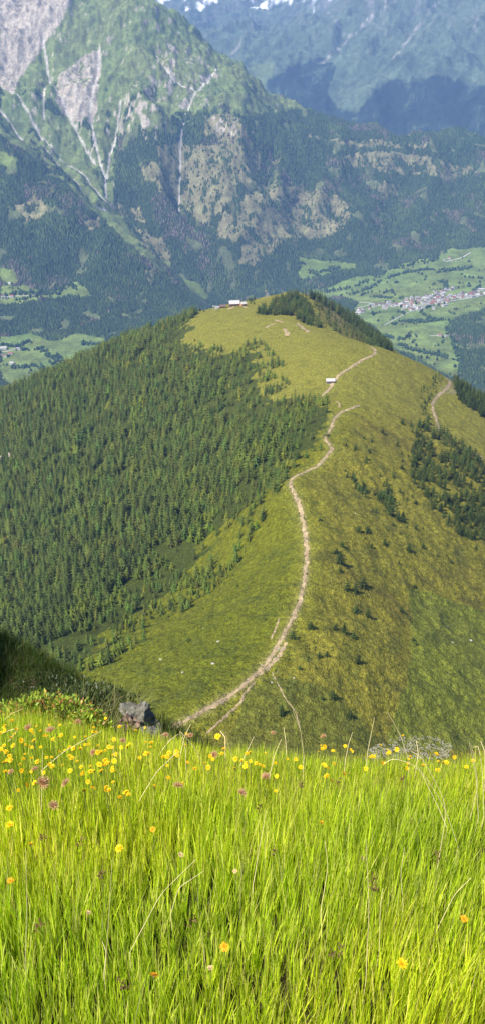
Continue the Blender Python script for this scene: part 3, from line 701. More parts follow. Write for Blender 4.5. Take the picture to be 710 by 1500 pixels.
# the knoll behind the alpine hut
kn = R.poly([(368, 460), (392, 452), (406, 438), (432, 433), (448, 440), (458, 462), (474, 482), (450, 476), (430, 466), (395, 462)])
kn3 = R.poly([(455, 440), (500, 462), (556, 512), (530, 502), (470, 478)])
kn4 = R.poly([(360, 440), (375, 432), (400, 424), (404, 428), (376, 438), (366, 448)])
kn2 = R.poly([(440, 425), (465, 430), (500, 452), (545, 492), (575, 515), (560, 512), (520, 480), (480, 452), (440, 430)])
ct.append(grove(kn, 5.5, nz(-0.25, 0.15, 307), 9, 14, 'dark spruce on the wooded knoll behind the alpine hut', 'spruces on the knoll behind the alpine hut', 37, wid=1.0))
ct.append(grove(kn3, 7.0, lambda x, y: 0.3+0*x, 4, 10, 'dark conifer scattered over the pale stony slope of the knoll', 'scattered conifers on the stony slope of the knoll', 39, wid=1.0))
ct.append(grove(kn4, 7.0, lambda x, y: 0.5+0*x, 4, 8, 'small dark conifer on the grassy left edge of the knoll', 'small conifers on the left edge of the knoll', 40, wid=1.0))
ct.append(grove(kn2, 6.5, nz(-0.5, 0.0, 308), 11, 18, 'tall spruce along the skyline edge of the knoll', 'tall spruces along the skyline edge of the knoll', 38, wid=0.95))
for nm, lim in (('conifer_tree', 262), ('conifer_bush', 290)):
    P_ = sorted([p for p in POOL if p[1] == nm], key=lambda p: -p[0])
    for p in P_[:lim]: tree_obj(p[2], p[3], *p[4:7], p[7], p[8], p[9], 'conifer' if nm == 'conifer_tree' else 'bush', p[10], nm, p[11])
    q = P_[lim:]
    if q:
        a_ = np.array([[p[4], p[5], p[6], p[7]*(1.2 if nm == 'conifer_tree' else 1.0)] for p in q])
        mass('conifer_stand' if nm == 'conifer_tree' else 'conifer_scrub', np.arange(len(q)), CONL if nm == 'conifer_tree' else SHR, M_dark, 'further small dark conifers of the right flank and the knoll' if nm == 'conifer_tree' else 'further tiny conifer scrub dotted over both flanks of the ridge', 'trees', a_[:, :2], a_[:, 2], a_[:, 3])
# trees just under the hut and on the grazed top
for u, v, h in [(285, 498, 5), (303, 522, 3.5), (365, 437, 8), (369, 440, 7), (372, 444, 7), (293, 452, 8), (299, 455, 6)]:
    a, b = R.hit([u], [v+2]); x, y = float(a[0]), float(b[0])
    tree_obj('spruce', 1, x, y, float(R.h(x, y)), h, u, 'lone dark spruce on the grazed hilltop near the alpine hut', 'spruce', 'lone spruces on the grazed hilltop', 'spruce_tree')
print('groves', ct, 'forest', len(allp), 'larch', lar.sum())

# low dwarf shrubs and tussocks that roughen the near flanks
bl = conifer_mesh(41, 3, 5, 0.75, 0.0, 0.2, 0.3)
tq = scatter(R, [R.poly([(100, 990), (300, 790), (420, 690), (600, 640), (715, 700), (715, 1095), (300, 1095), (180, 1050)], 20)], 2.1, lambda x, y: smooth(-0.25, 0.45, fbm(x/20, y/20, 3, 311))*0.8, 41)
tz = R.h(tq[:, 0], tq[:, 1]); sc = rng.uniform(0.35, 1.0, len(tq))**1.3*1.15; sc3 = np.stack([sc*1.2, sc*1.2, sc*0.75], 1)
sd = smooth(-15, 25, tq[:, 0]-np.interp(tq[:, 1], [250, 348, 428, 528, 700], [-25, 25, 38, 33, 95]))
tc_ = np.array([[0.060, 0.085, 0.010]])*(1-sd[:, None])+np.array([[0.070, 0.076, 0.013]])*sd[:, None]
tc_ = tc_*rng.uniform(0.6, 1.3, (len(tq), 1))
V, Fc, C = merge(bl[0], bl[1], np.stack([tq[:, 0], tq[:, 1], tz], 1), sc3, rng.uniform(0, 6.28, len(tq)), tc_)
o = add('heath_shrubs', mesh_data('heath_shrubs', V, Fc, C), mat('heath', (1, 1, 1), 0.9, noise=1.5, amt=0.2, attr=True, spec=0.1))
tag(o, 'low tussocks and dwarf shrubs roughening both flanks of the ridge', 'ground cover', kind='stuff')
print('tussocks', len(tq))

# ------------------------------------------------------------------ far woods
def cone(k=5, w=0.2):
    V = [(0, 0, 1)]+[(w*math.cos(6.283*j/k), w*math.sin(6.283*j/k), 0) for j in range(k)]
    return np.array(V, float), np.array([(0, 1+j, 1+(j+1) % k) for j in range(k)])
C1 = cone(5, 0.28)
M_far_tree = mat('far_trees', (1, 1, 1), 0.9, noise=0.05, amt=0.2, attr=True, spec=0.1)
def far_sample(arr, x, y):
    s = x/y; fi = np.interp(y, F.Y, np.arange(len(F.Y))); fj = np.interp(s, F.s, np.arange(len(F.s)))
    return arr[np.clip(np.rint(fi).astype(int), 0, len(F.Y)-1), np.clip(np.rint(fj).astype(int), 0, len(F.s)-1)]
n_far = 430000
r = np.random.default_rng(77)
yy = r.uniform(3300**2, 6650**2, n_far)**0.5; xx = r.uniform(-0.335, 0.335, n_far)*yy
d = far_sample(np.clip(dense, 0, 1), xx, yy); tg = far_sample(treeg*(1-rock)*(1-scree), xx, yy)
pden = np.maximum(d*0.95*(fbm(xx/110, yy/110, 3, 401) > -0.28), tg*0.45)
zf = F.h(xx, yy); fl = far_sample(zx, xx, yy) < -1060; pden = np.where(fl & (d < 0.99), pden*0.4, pden)
# keep only what the ridge does not stand in front of, with a margin
sry = np.interp(xx/yy, R.s, np.max(R.Z/R.YY, axis=0))
keep = (r.uniform(size=n_far) < pden) & (zf/yy > sry-0.03)
xx, yy, zf = xx[keep], yy[keep], zf[keep]
dd = far_sample(dead, xx, yy); dt = (r.uniform(size=len(xx)) < dd*0.5)[:, None]
ct_ = np.where(dt, np.array([[0.17, 0.14, 0.11]]), np.array([[0.055, 0.090, 0.034]]))*r.uniform(0.6, 1.5, (len(xx), 1))
yp = smooth(0.0, 0.5, fbm(xx/180+3, yy/180, 3, 405))*0.7+0.06
yl = (r.uniform(size=len(xx)) < yp)[:, None] & ~dt; ct_ = np.where(yl, np.array([[0.10, 0.145, 0.045]])*r.uniform(0.7, 1.3, (len(xx), 1)), ct_)
hf = r.uniform(10, 21, len(xx))
V, Fc, C = merge(C1[0], C1[1], np.stack([xx, yy, zf-1], 1), np.stack([hf, hf, hf], 1), r.uniform(0, 6.28, len(xx)), ct_)
o = add('mountain_forest', mesh_data('mountain_forest', V, Fc, C), M_far_tree)
tag(o, 'far conifer forest with grey dead patches covering the mountain slopes across the valley', 'forest', kind='stuff')
print('far trees', len(xx))
# hedges and copses between the valley fields
HED = [[(440, 412), (470, 409), (500, 402), (520, 396)], [(500, 437), (520, 430), (545, 420), (560, 410), (590, 400), (620, 395), (660, 396), (680, 392)], [(455, 420), (480, 428), (520, 420), (540, 410)],
       [(525, 485), (545, 487), (560, 492), (590, 498), (600, 490)], [(560, 430), (575, 425)], [(640, 400), (690, 392)], [(600, 470), (620, 472), (650, 468)], [(540, 455), (548, 462)], [(610, 472), (640, 466)],
       [(575, 476), (585, 470), (612, 474)], [(655, 480), (662, 500), (672, 520), (676, 550)], [(585, 505), (600, 512), (640, 520), (670, 528)], [(690, 430), (700, 420)], [(640, 410), (650, 415), (655, 422)],
       [(530, 400), (560, 408)], [(470, 398), (500, 392)], [(440, 385), (460, 402), (490, 410)], [(545, 435), (590, 438)],
       [(0, 434), (40, 428), (70, 428), (100, 422)], [(30, 440), (60, 432), (90, 430)], [(30, 513), (60, 512), (85, 530)], [(20, 540), (50, 536), (75, 545)], [(0, 505), (22, 508), (45, 500)], [(80, 420), (105, 417), (110, 424)],
       [(120, 503), (150, 505)], [(85, 522), (80, 535)], [(620, 385), (640, 380)], [(600, 392), (612, 378)]]
hx = []
for p in HED:
    L = F.line(p, 2)
    for k_ in range(len(L)-1):
        seg = np.hypot(*(L[k_+1]-L[k_])); m_ = max(1, int(seg/7))
        for t in range(m_): hx.append(L[k_]+(L[k_+1]-L[k_])*t/m_)
hx = np.array(hx); hx = hx[r.uniform(size=len(hx)) < 0.85*smooth(-0.4, -0.1, fbm(hx[:, 0]/60, hx[:, 1]/60, 2, 5))+0.1]
hx = np.concatenate([hx, hx+r.normal(0, 9, hx.shape)]); hx += r.normal(0, 5, hx.shape)
def blob(seed):
    rr = np.random.default_rng(seed); V = [(0, 0, 1)]
    for zz2, w in ((0.8, 0.28), (0.5, 0.42), (0.15, 0.36)):
        for j in range(6): a = 6.283*j/6+zz2; q = w*rr.uniform(0.8, 1.2); V.append((q*math.cos(a), q*math.sin(a), zz2))
    Fc = [(0, 1+j, 1+(j+1) % 6) for j in range(6)]
    for L_ in (0, 1):
        for j in range(6):
            a = 1+L_*6+j; b = 1+L_*6+(j+1) % 6; Fc += [(a, a+6, b+6), (a, b+6, b)]
    return np.array(V, float), np.array(Fc)
B1 = blob(3); fr = F.poly([(440, 378), (560, 384), (660, 362), (715, 362), (715, 560), (660, 556), (560, 508), (500, 440), (440, 415)], 20); fl2 = F.poly([(0, 420), (60, 425), (130, 418), (160, 498), (90, 540), (0, 560)], 20)
ex = []
for pg in (fr, fl2):
    q = scatter(F, [pg], 11, lambda x, y: ((np.abs(perlin(x/260, y/190, 811)) < 0.012) | (fbm(x/120, y/90, 2, 813) > 0.62))*0.8, 66)
    ex.append(q)
hx = np.concatenate([hx]+ex); vd = np.array([[float(a[0]), float(b[0])] for a, b in [F.hit([u], [v]) for u, v in ((530, 460), (560, 448), (600, 448), (620, 444), (650, 438), (690, 430), (710, 428))]])
hx = hx[(dist_line(vd, hx[:, 0], hx[:, 1], 120) > 45) | (r.uniform(size=len(hx)) < 0.12)]
hb = r.uniform(8, 17, len(hx))
V, Fc, C = merge(B1[0], B1[1], np.stack([hx[:, 0], hx[:, 1], F.h(hx[:, 0], hx[:, 1])-0.5], 1), np.stack([hb, hb, hb], 1), r.uniform(0, 6.28, len(hx)), np.array([[0.035, 0.065, 0.025]])*r.uniform(0.6, 1.5, (len(hx), 1)))
o = add('hedgerow_trees', mesh_data('hedgerow_trees', V, Fc, C), M_far_tree)
tag(o, 'rows of dark round trees and copses between the valley fields', 'trees', kind='stuff')
M_road = mat('valley_road_gravel', (0.42, 0.41, 0.38), 0.9, noise=0.05, amt=0.1)
for p, w in [([(520, 452), (545, 446), (590, 450), (640, 444), (680, 438), (715, 430)], 9), ([(561, 477), (590, 461), (606, 454)], 6), ([(650, 384), (675, 378), (690, 369)], 7),
             ([(30, 504), (50, 498), (80, 484)], 0.1), ([(26, 482), (52, 474)], 6), ([(628, 492), (655, 492)], 5), ([(0, 516), (15, 514), (28, 508)], 7), ([(0, 436), (20, 434), (60, 432), (84, 428)], 4),
             ([(475, 436), (520, 442), (560, 446)], 5)]:
    if w < 1: continue
    V, f = ribbon(F, F.line(p, 4), w, 2.0, nx=2, jit=0.05, step=12)
    o = add('valley_road', mesh_data('valley_road', V, f), M_road); o['kind'] = 'structure'

# ------------------------------------------------------------------ houses
def house_meshes(w, d, h, rh, over=0.6):
    V, Fq = box_mesh(-w/2, w/2, -d/2, d/2, -2.0, h); V = list(V)
    V += [(-w/2, 0, h+rh), (w/2, 0, h+rh)]; walls = (np.array(V, float), [np.array(Fq), np.array([(4, 8, 6), (5, 7, 9)])])
    a = w/2+over; b = d/2+over; e = h-rh*over/(d/2); t = 0.25
    RV = []; 
    for z_ in (0.02, t):
        RV += [(-a, -b, e+z_), (a, -b, e+z_), (a, 0, h+rh+z_), (-a, 0, h+rh+z_), (-a, b, e+z_), (a, b, e+z_)]
    RF = [(6, 7, 8, 9), (9, 8, 11, 10), (1, 0, 3, 2), (2, 3, 4, 5), (0, 1, 7, 6), (5, 4, 10, 11), (0, 6, 9, 3), (3, 9, 10, 4), (1, 2, 8, 7), (2, 5, 11, 8)]
    return walls, (np.array(RV), np.array(RF))
M_plaster = mat('white_plaster', (0.56, 0.53, 0.48), 0.9, noise=0.6, amt=0.08); M_timber = mat('brown_timber', (0.20, 0.12, 0.07), 0.9, noise=1.5, amt=0.25)
M_roofs = {'grey': mat('grey_roof', (0.28, 0.27, 0.27), 0.8, noise=0.5, amt=0.15), 'red': mat('red_roof', (0.30, 0.12, 0.08), 0.85, noise=0.5, amt=0.15), 'brown': mat('brown_roof', (0.16, 0.11, 0.09), 0.85, noise=0.5, amt=0.15), 'pale': mat('pale_roof', (0.46, 0.44, 0.43), 0.7, noise=0.5, amt=0.1)}
M_glass = mat('window_glass', (0.03, 0.04, 0.05), 0.15, noise=1, amt=0.1, spec=0.5)
hm_cache = {}
def house(grid, x, y, rz, w, d, h, rh, wall, roof, label, cat, group=None, name='house', wins=False):
    key = (w, d, h, rh)
    if key not in hm_cache: hm_cache[key] = house_meshes(*key)
    (wv, wf), (rv, rf) = hm_cache[key]
    t = empty(name, (x, y, float(grid.h(x, y))+0.3), rz); tag(t, label, cat, group)
    kw = key+(wall.name,); kr = key+(roof.name,)
    if kw not in hm_cache: hm_cache[kw] = mesh_data('wall', wv, wf); hm_cache[kw].materials.append(wall)
    if kr not in hm_cache: hm_cache[kr] = mesh_data('roof', rv, rf); hm_cache[kr].materials.append(roof)
    add('wall', hm_cache[kw], None, t); add('roof', hm_cache[kr], None, t)
    if wins:
        n = max(2, int(w/3.2))
        for s in (-1,):
            for i_ in range(n):
                xx_ = -w/2+w*(i_+0.5)/n; V, Fq = box_mesh(xx_-0.55, xx_+0.55, s*(d/2)-0.05, s*(d/2)+0.02, h*0.4, h*0.4+1.3)
                add('window', mesh_data('window', V, np.array(Fq)), M_glass, t)
        V, Fq = box_mesh(-w*0.25-0.4, -w*0.25+0.4, -0.4, 0.4, h+rh*0.6, h+rh+1.3); add('chimney', mesh_data('chimney', V, np.array(Fq)), M_plaster, t)
    return t
# village in the valley
vil = []
def vrow(a, b, n, spread):
    for k_ in range(n):
        t = (k_+random.uniform(-.4, .4))/max(1, n-1); vil.append((a[0]+(b[0]-a[0])*t+random.uniform(-2, 2), a[1]+(b[1]-a[1])*t+random.uniform(-spread, spread)))
vrow((522, 462), (530, 455), 6, 3); vrow((540, 450), (586, 446), 20, 3.5); vrow((590, 452), (650, 446), 30, 5); vrow((596, 442), (650, 434), 24, 4); vrow((640, 440), (710, 428), 34, 4); vrow((635, 430), (665, 426), 12, 3); vrow((610, 447), (700, 432), 26, 4); vrow((560, 450), (600, 446), 12, 4); vrow((590, 442), (640, 438), 14, 3)
vil2 = []
for u, v in vil:
    if all((u-a)**2*1.0+(v-b)**2*5 > 4.5 for a, b in vil2): vil2.append((u, v))
rn = ['grey', 'red', 'brown', 'pale', 'grey', 'brown']
hp = [F.hit([u], [v]) for u, v in vil2]; print('village', len(vil2), [(round(float(a[0])), round(float(b[0]))) for a, b in hp[:8]])
for k_, (a, b) in enumerate(hp):
    rc = rn[random.randrange(6)]; dims = random.choice([(17, 13, 8, 4), (20, 15, 9, 4.2), (15, 12, 7, 3.6), (25, 15, 8.5, 4)])
    house(F, float(a[0]), float(b[0]), random.choice([0.1, 0.3, 1.5, 1.8])+random.uniform(-.15, .15), *dims, M_plaster, M_roofs[rc],
          'small white house with a %s roof in the long valley village' % rc, 'house', 'white %s-roofed houses of the valley village' % rc)
# church of the village
a, b = F.hit([641], [432]); cx_, cy_ = float(a[0]), float(b[0])
ch = house(F, cx_, cy_, 0.4, 20, 12, 6.5, 3.4, M_plaster, M_roofs['grey'], 'white village house with a slim tower near the upper edge of the village', 'church', None, 'church')
V, Fq = box_mesh(-13.5, -9, -2.3, 2.3, -2, 20); add('tower', mesh_data('tower', V, np.array(Fq)), M_plaster, ch)
V = np.array([(-14, -2.8, 20), (-8.5, -2.8, 20), (-8.5, 2.8, 20), (-14, 2.8, 20), (-11.2, 0, 30)], float)
add('spire', mesh_data('spire', V, [np.array([(0, 1, 4), (1, 2, 4), (2, 3, 4), (3, 0, 4)]), np.array([(3, 2, 1, 0)])]), M_roofs['grey'], ch)
farms = [((650, 382), (14, 11, 6, 3.2), 'grey', 'white farmhouse left of the pair on the high field above the village', 'farmhouse'),
         ((657, 379), (17, 12, 7, 3.5), 'red', 'red-roofed farmhouse beside the track on the high field above the village', 'farmhouse'),
         ((662, 381), (12, 10, 5.5, 3), 'brown', 'small brown-roofed barn on the high field above the village', 'barn'),
         ((643, 492), (17, 12, 7, 3.5), 'red', 'lone white farmhouse with a red roof below the village', 'farmhouse'),
         ((651, 493), (12, 10, 5.5, 3), 'grey', 'small grey-roofed shed right of the lone farmhouse below the village', 'shed'),
         ((5, 435), (20, 12, 6.5, 3.4), 'brown', 'brown-roofed farmhouse leftmost on the left hillside terrace', 'farmhouse'),
         ((10, 437), (14, 11, 6, 3.2), 'pale', 'pale-roofed barn in the middle of the left hillside farm', 'barn'),
         ((18, 435), (17, 12, 7, 3.5), 'red', 'red-roofed house rightmost of the left hillside farm', 'farmhouse'),
         ((76, 429), (12, 10, 5.5, 3), 'pale', 'small pale barn alone on the right part of the hillside terrace', 'barn'),
         ((15, 416), (12, 10, 5.5, 3), 'pale', 'tiny white hut above the left hillside farm', 'hut'),
         ((83, 406), (12, 10, 5.5, 3), 'pale', 'tiny white hut at the upper edge of the left woods', 'hut'),
         ((5, 511), (34, 18, 7, 3.6), 'pale', 'long white hall with a pale roof on the left valley floor', 'hall'),
         ((6, 522), (40, 14, 7, 3.2), 'brown', 'long brown-roofed building on the left valley floor', 'hall'),
         ((16, 519), (20, 12, 6.5, 3.4), 'red', 'red-roofed building right of the long halls on the left valley floor', 'house'),
         ((28, 512), (17, 12, 7, 3.5), 'grey', 'grey-roofed house beside the trees on the left valley floor', 'house'),
         ((18, 533), (20, 12, 6.5, 3.4), 'pale', 'white house among round trees on the left valley floor', 'house'),
         ((22, 536), (14, 11, 6, 3.2), 'brown', 'brown-roofed house among round trees on the left valley floor', 'house')]
for (u, v), dims, rc, lab, cat in farms:
    a, b = F.hit([u], [v]); house(F, float(a[0]), float(b[0]), random.uniform(-.3, .3), *dims, M_plaster, M_roofs[rc], lab, cat, None, 'barn' if cat in ('barn', 'shed', 'hut') else 'farmhouse')
# alpine hut on the hilltop
def rh(u, v): a, b = R.hit([u], [v]); return float(a[0]), float(b[0])
x, y = rh(343, 449); 
house(R, x, y+6, 0.15, 15, 10, 4.6, 3.6, M_timber, M_roofs['pale'], 'large timber alpine hut with a pale metal roof on the hilltop', 'alpine hut', None, 'alpine_hut', True)
x, y = rh(356, 449); M_orange = mat('orange_timber', (0.50, 0.27, 0.12), 0.85, noise=1, amt=0.2)
house(R, x, y+6, 0.5, 8, 6, 3.2, 2.0, M_orange, M_roofs['pale'], 'small orange timber house to the right of the alpine hut', 'house', None, 'timber_house', True)
x, y = rh(326, 452)
house(R, x, y+8, 0.1, 9, 6, 2.8, 1.6, M_timber, M_roofs['brown'], 'low brown shed to the left of the alpine hut', 'shed', None, 'shed')
x, y = rh(318, 453)
house(R, x, y+8, -0.2, 6, 5, 2.2, 1.3, M_plaster, M_roofs['grey'], 'small grey-roofed shed farthest left of the alpine hut', 'shed', None, 'shed')
x, y = rh(483, 560)
house(R, x, y, 0.05, 7.5, 5.5, 2.0, 1.5, mat('grey_boards', (0.24, 0.19, 0.17), 0.9, noise=1.5, amt=0.2), M_roofs['pale'], 'small wooden hay hut with a pale roof beside the ridge path', 'hay hut', None, 'hay_hut')
# mast by the hut
x, y = rh(312, 456); mt = empty('flagpole', (x, y+4, float(R.h(x, y+4)))); tag(mt, 'thin pale mast at the left end of the hut group', 'mast')
def tube(p0, p1, r0, r1, n=6):
    p0 = np.array(p0, float); p1 = np.array(p1, float); d_ = p1-p0; d_ /= np.linalg.norm(d_)
    a_ = np.cross(d_, (0.3, 0.9, 0.1)); a_ /= np.linalg.norm(a_); b_ = np.cross(d_, a_); V = []
    for p, q in ((p0, r0), (p1, r1)):
        for j in range(n): V.append(p+q*(math.cos(6.283*j/n)*a_+math.sin(6.283*j/n)*b_))
    return np.array(V), np.array([(j, (j+1) % n, n+(j+1) % n, n+j) for j in range(n)])
M_metal = mat('pale_metal', (0.65, 0.65, 0.65), 0.5, noise=2, amt=0.1)
add('pole', mesh_data('pole', *tube((0, 0, 0), (0, 0, 9), 0.16, 0.1)), M_metal, mt)
V, Fq = box_mesh(0.1, 1.6, -0.04, 0.04, 6.6, 8.8); add('flag', mesh_data('flag', V, np.array(Fq)), M_plaster, mt)

# ------------------------------------------------------------------ rocks
def rock_mesh(seed, n=3, sx=1, sy=1, sz=0.7, amp=0.35):
    import bmesh
    bm = bmesh.new(); bmesh.ops.create_icosphere(bm, subdivisions=n, radius=1.0)
    V = np.array([v.co[:] for v in bm.verts]); Fc = np.array([[v.index for v in f.verts] for f in bm.faces]); bm.free()
    r_ = np.random.default_rng(seed)
    for _ in range(9):                                  # planar cuts give facets
        d_ = r_.normal(size=3); d_ /= np.linalg.norm(d_); t = r_.uniform(0.45, 0.85)
        over = V@d_-t; V = V-np.where(over > 0, over*0.9, 0)[:, None]*d_
    nn_ = perlin(V[:, 0]*2+seed, V[:, 1]*2+V[:, 2]*1.7, seed)+0.5*perlin(V[:, 0]*5+V[:, 2]*4, V[:, 1]*5+seed, seed+1)
    V = V*(1+amp*0.4*nn_[:, None]); V *= (sx, sy, sz)
    return V, Fc
M_rock = mat('grey_rock', (0.15, 0.145, 0.12), 0.9, noise=6, amt=0.4, noise2=25, bump=0.03, bscale=18)
M_rock2 = mat('reddish_rock', (0.16, 0.11, 0.08), 0.9, noise=6, amt=0.4, noise2=25, bump=0.03, bscale=18)
M_stone = mat('pale_stone', (0.33, 0.30, 0.25), 0.9, noise=0.8, amt=0.25, bump=0.2, bscale=2)
def near_hit(u, v, hgt=0.0):
    s, m = px_ray(u, v); ys_ = np.linspace(0.4, 13, 1300); xs_ = s*ys_
    e = near_tps(xs_, ys_)+hgt-m*ys_; w = np.nonzero(e >= 0)[0]
    if len(w) == 0: return None
    yy_ = ys_[w[0]]; return float(s*yy_), float(yy_), float(m*yy_-hgt)
for (u, v, Yd, sx, sz, m, lab, sd_) in [(206, 1054, 4.9, 0.125, 0.10, M_rock, 'grey lichen-covered rock jutting from the shaded bank', 5), (184, 1064, 4.7, 0.085, 0.085, M_rock2, 'reddish brown rock left of the larger grey rock', 8),
                              (226, 1076, 4.4, 0.075, 0.08, M_rock, 'small dark rock at the meadow edge below the grey rock', 12), (170, 1072, 4.5, 0.05, 0.04, M_rock2, 'small reddish stone at the left foot of the outcrop', 23), (222, 1062, 4.9, 0.06, 0.06, M_rock, 'grey stone leaning on the right side of the larger rock', 31), (193, 1040, 5.1, 0.07, 0.06, M_rock, 'grey lichen stone at the top of the outcrop', 37), (243, 1084, 4.3, 0.07, 0.05, M_rock2, 'smallest reddish stone at the meadow edge', 15)]:
    p = P(u, v, Yd); V, Fc = rock_mesh(sd_, 4, sx*1.25, sx, sz*0.85, 1.3)
    o = add('rock', mesh_data('rock', V, Fc, None, False), m, None, p); tag(o, lab, 'rock')
    o.rotation_euler = (0.3, 0.2, sd_)
for k_, (u, v, s_) in enumerate([(662, 751+190, 1.3), (688, 938, 2.0), (655, 917, 0.9), (630, 875, 0.8), (320, 940, 1.6), (236, 966, 1.5), (312, 972, 1.8), (268, 985, 1.3), (298, 920, 0.9), (520, 752, 1.1), (626, 775, 0.9), (402, 965, 1.2), (408, 950, 1.0), (398, 1000, 1.1), (430, 993, 1.0), (345, 1020, 0.9)]):
    x, y = rh(u, v); s_ *= 0.62; V, Fc = rock_mesh(50+k_, 2, s_*1.1, s_*0.9, s_*0.4)
    o = add('boulder', mesh_data('boulder', V, Fc), M_stone, None, (x, y, float(R.h(x, y))+0.05*s_))
    tag(o, 'pale boulder lying in the grass of the ridge slope %s of the path' % ('left' if u < 400 else 'right'), 'boulder', 'pale boulders %s of the path' % ('left' if u < 400 else 'right'))
# pale stone field seen past the meadow edge, rubble on the path junction, cliff scar in the wood
RB = rock_mesh(99, 1, 1, 1, 0.6)
def rubble(poly, sp, dens, lo, hi, name, lab, m, seed):
    q = scatter(R, [R.poly(poly, 6)], sp, dens, seed); s_ = np.random.default_rng(seed).uniform(lo, hi, len(q))
    V, Fc, C = merge(RB[0], RB[1], np.stack([q[:, 0], q[:, 1], R.h(q[:, 0], q[:, 1])], 1), s_, np.arange(len(q))*1.7, np.ones((len(q), 3)))
    o = add(name, mesh_data(name, V, Fc, C), m); tag(o, lab, 'stones', kind='stuff')
rubble([(530, 1102), (560, 1086), (600, 1076), (640, 1080), (662, 1092), (655, 1112), (530, 1112)], 0.62, lambda x, y: 0.85*smooth(-0.3, 0.2, fbm(x/4, y/4, 2, 9)), 0.15, 0.55, 'scree_patch', 'pale stone field on the lower right slope just beyond the meadow edge', mat('dull_stone', (0.26, 0.24, 0.19), 0.95, noise=0.8, amt=0.3), 71)
rubble([(372, 996), (380, 975), (398, 955), (412, 940), (420, 948), (410, 975), (402, 998), (385, 1004)], 1.0, lambda x, y: 0.6*smooth(-0.2, 0.3, fbm(x/4, y/4, 2, 19)), 0.12, 0.45, 'path_rubble', 'pale rubble spread beside the bend of the ridge path', M_stone, 72)
pw = R.line(PATHS[0][0], 3); q = []
rr = np.random.default_rng(88)
for k_ in range(len(pw)-1):
    L_ = np.hypot(*(pw[k_+1]-pw[k_])); d_ = (pw[k_+1]-pw[k_])/max(L_, 1e-6); nrm = np.array((d_[1], -d_[0]))
    for _ in range(int(L_*1.6)+1): q.append(pw[k_]+d_*rr.uniform(0, L_)+nrm*rr.choice((-1, 1))*abs(rr.normal(1.15, 0.45)))
q = np.array(q); s_ = rr.uniform(0.06, 0.26, len(q))
V, Fc, C = merge(RB[0], RB[1], np.stack([q[:, 0], q[:, 1], R.h(q[:, 0], q[:, 1])+0.08], 1), s_, np.arange(len(q))*1.7, np.ones((len(q), 3)))
o = add('path_stones', mesh_data('path_stones', V, Fc, C), M_stone); tag(o, 'small pale stones strewn along both edges of the ridge path', 'stones', kind='stuff')
for u, v, s_ in ((18, 672, 3.2), (4, 674, 2.2)):
    x, y = rh(u, v); V, Fc = rock_mesh(u, 3, s_*0.8, s_*0.6, s_*3.2)
    o = add('cliff_rock', mesh_data('cliff_rock', V, Fc), mat('pink_rock', (0.5, 0.4, 0.35), 0.9, noise=0.5, amt=0.3), None, (x, y-6, float(R.h(x, y-6))+3)); tag(o, 'pale pink rock pillar in the dark wood, the %s of two' % ('taller' if u == 18 else 'shorter'), 'rock')

# ------------------------------------------------------------------ meadow grass
def blades(x, y, z, hgt, wid, tilt, az, curl, face, tint, nseg=4, tipf=0.05):
    """ribbons that lean towards az and curl over; returns V, F, C"""
    n = len(x); t = np.linspace(0, 1, nseg+1)[None, :]
    ang = tilt[:, None]+curl[:, None]*t
    dl = hgt[:, None]/nseg
    hor = np.concatenate([np.zeros((n, 1)), np.cumsum(np.sin(ang[:, :-1])*dl, 1)], 1); ver = np.concatenate([np.zeros((n, 1)), np.cumsum(np.cos(ang[:, :-1])*dl, 1)], 1)
    cx = x[:, None]+hor*np.cos(az)[:, None]; cy = y[:, None]+hor*np.sin(az)[:, None]; cz = z[:, None]+ver
    w = wid[:, None]*0.5*np.clip((1-t)**0.6*(0.75+0.6*t), tipf, None)
    fx = np.cos(face)[:, None]*w; fy = np.sin(face)[:, None]*w
    V = np.stack([np.stack([cx-fx, cy-fy, cz], -1), np.stack([cx+fx, cy+fy, cz], -1)], 2).reshape(n, -1, 3)
    k = 2*(nseg+1); b = np.arange(n)[:, None]*k; f0 = np.arange(nseg)[None, :]*2+b
    Fq = np.stack([f0, f0+1, f0+3, f0+2], -1).reshape(-1, 4)
    g_ = (0.45+0.75*np.linspace(0, 1, nseg+1))[None, :, None]; g_ = np.minimum(g_, 1.05)*0+1.0
    C = np.repeat((tint[:, None, :]*g_), 2, 1).reshape(-1, 3)
    return V.reshape(-1, 3), Fq, C
M_blade = mat('grass_blade', (1, 1, 1), 0.5, noise=6, amt=0.12, attr=True, transl=0.5, spec=0.3, tr_rgb=(1.1, 1.15, 0.6))
r = np.random.default_rng(9)
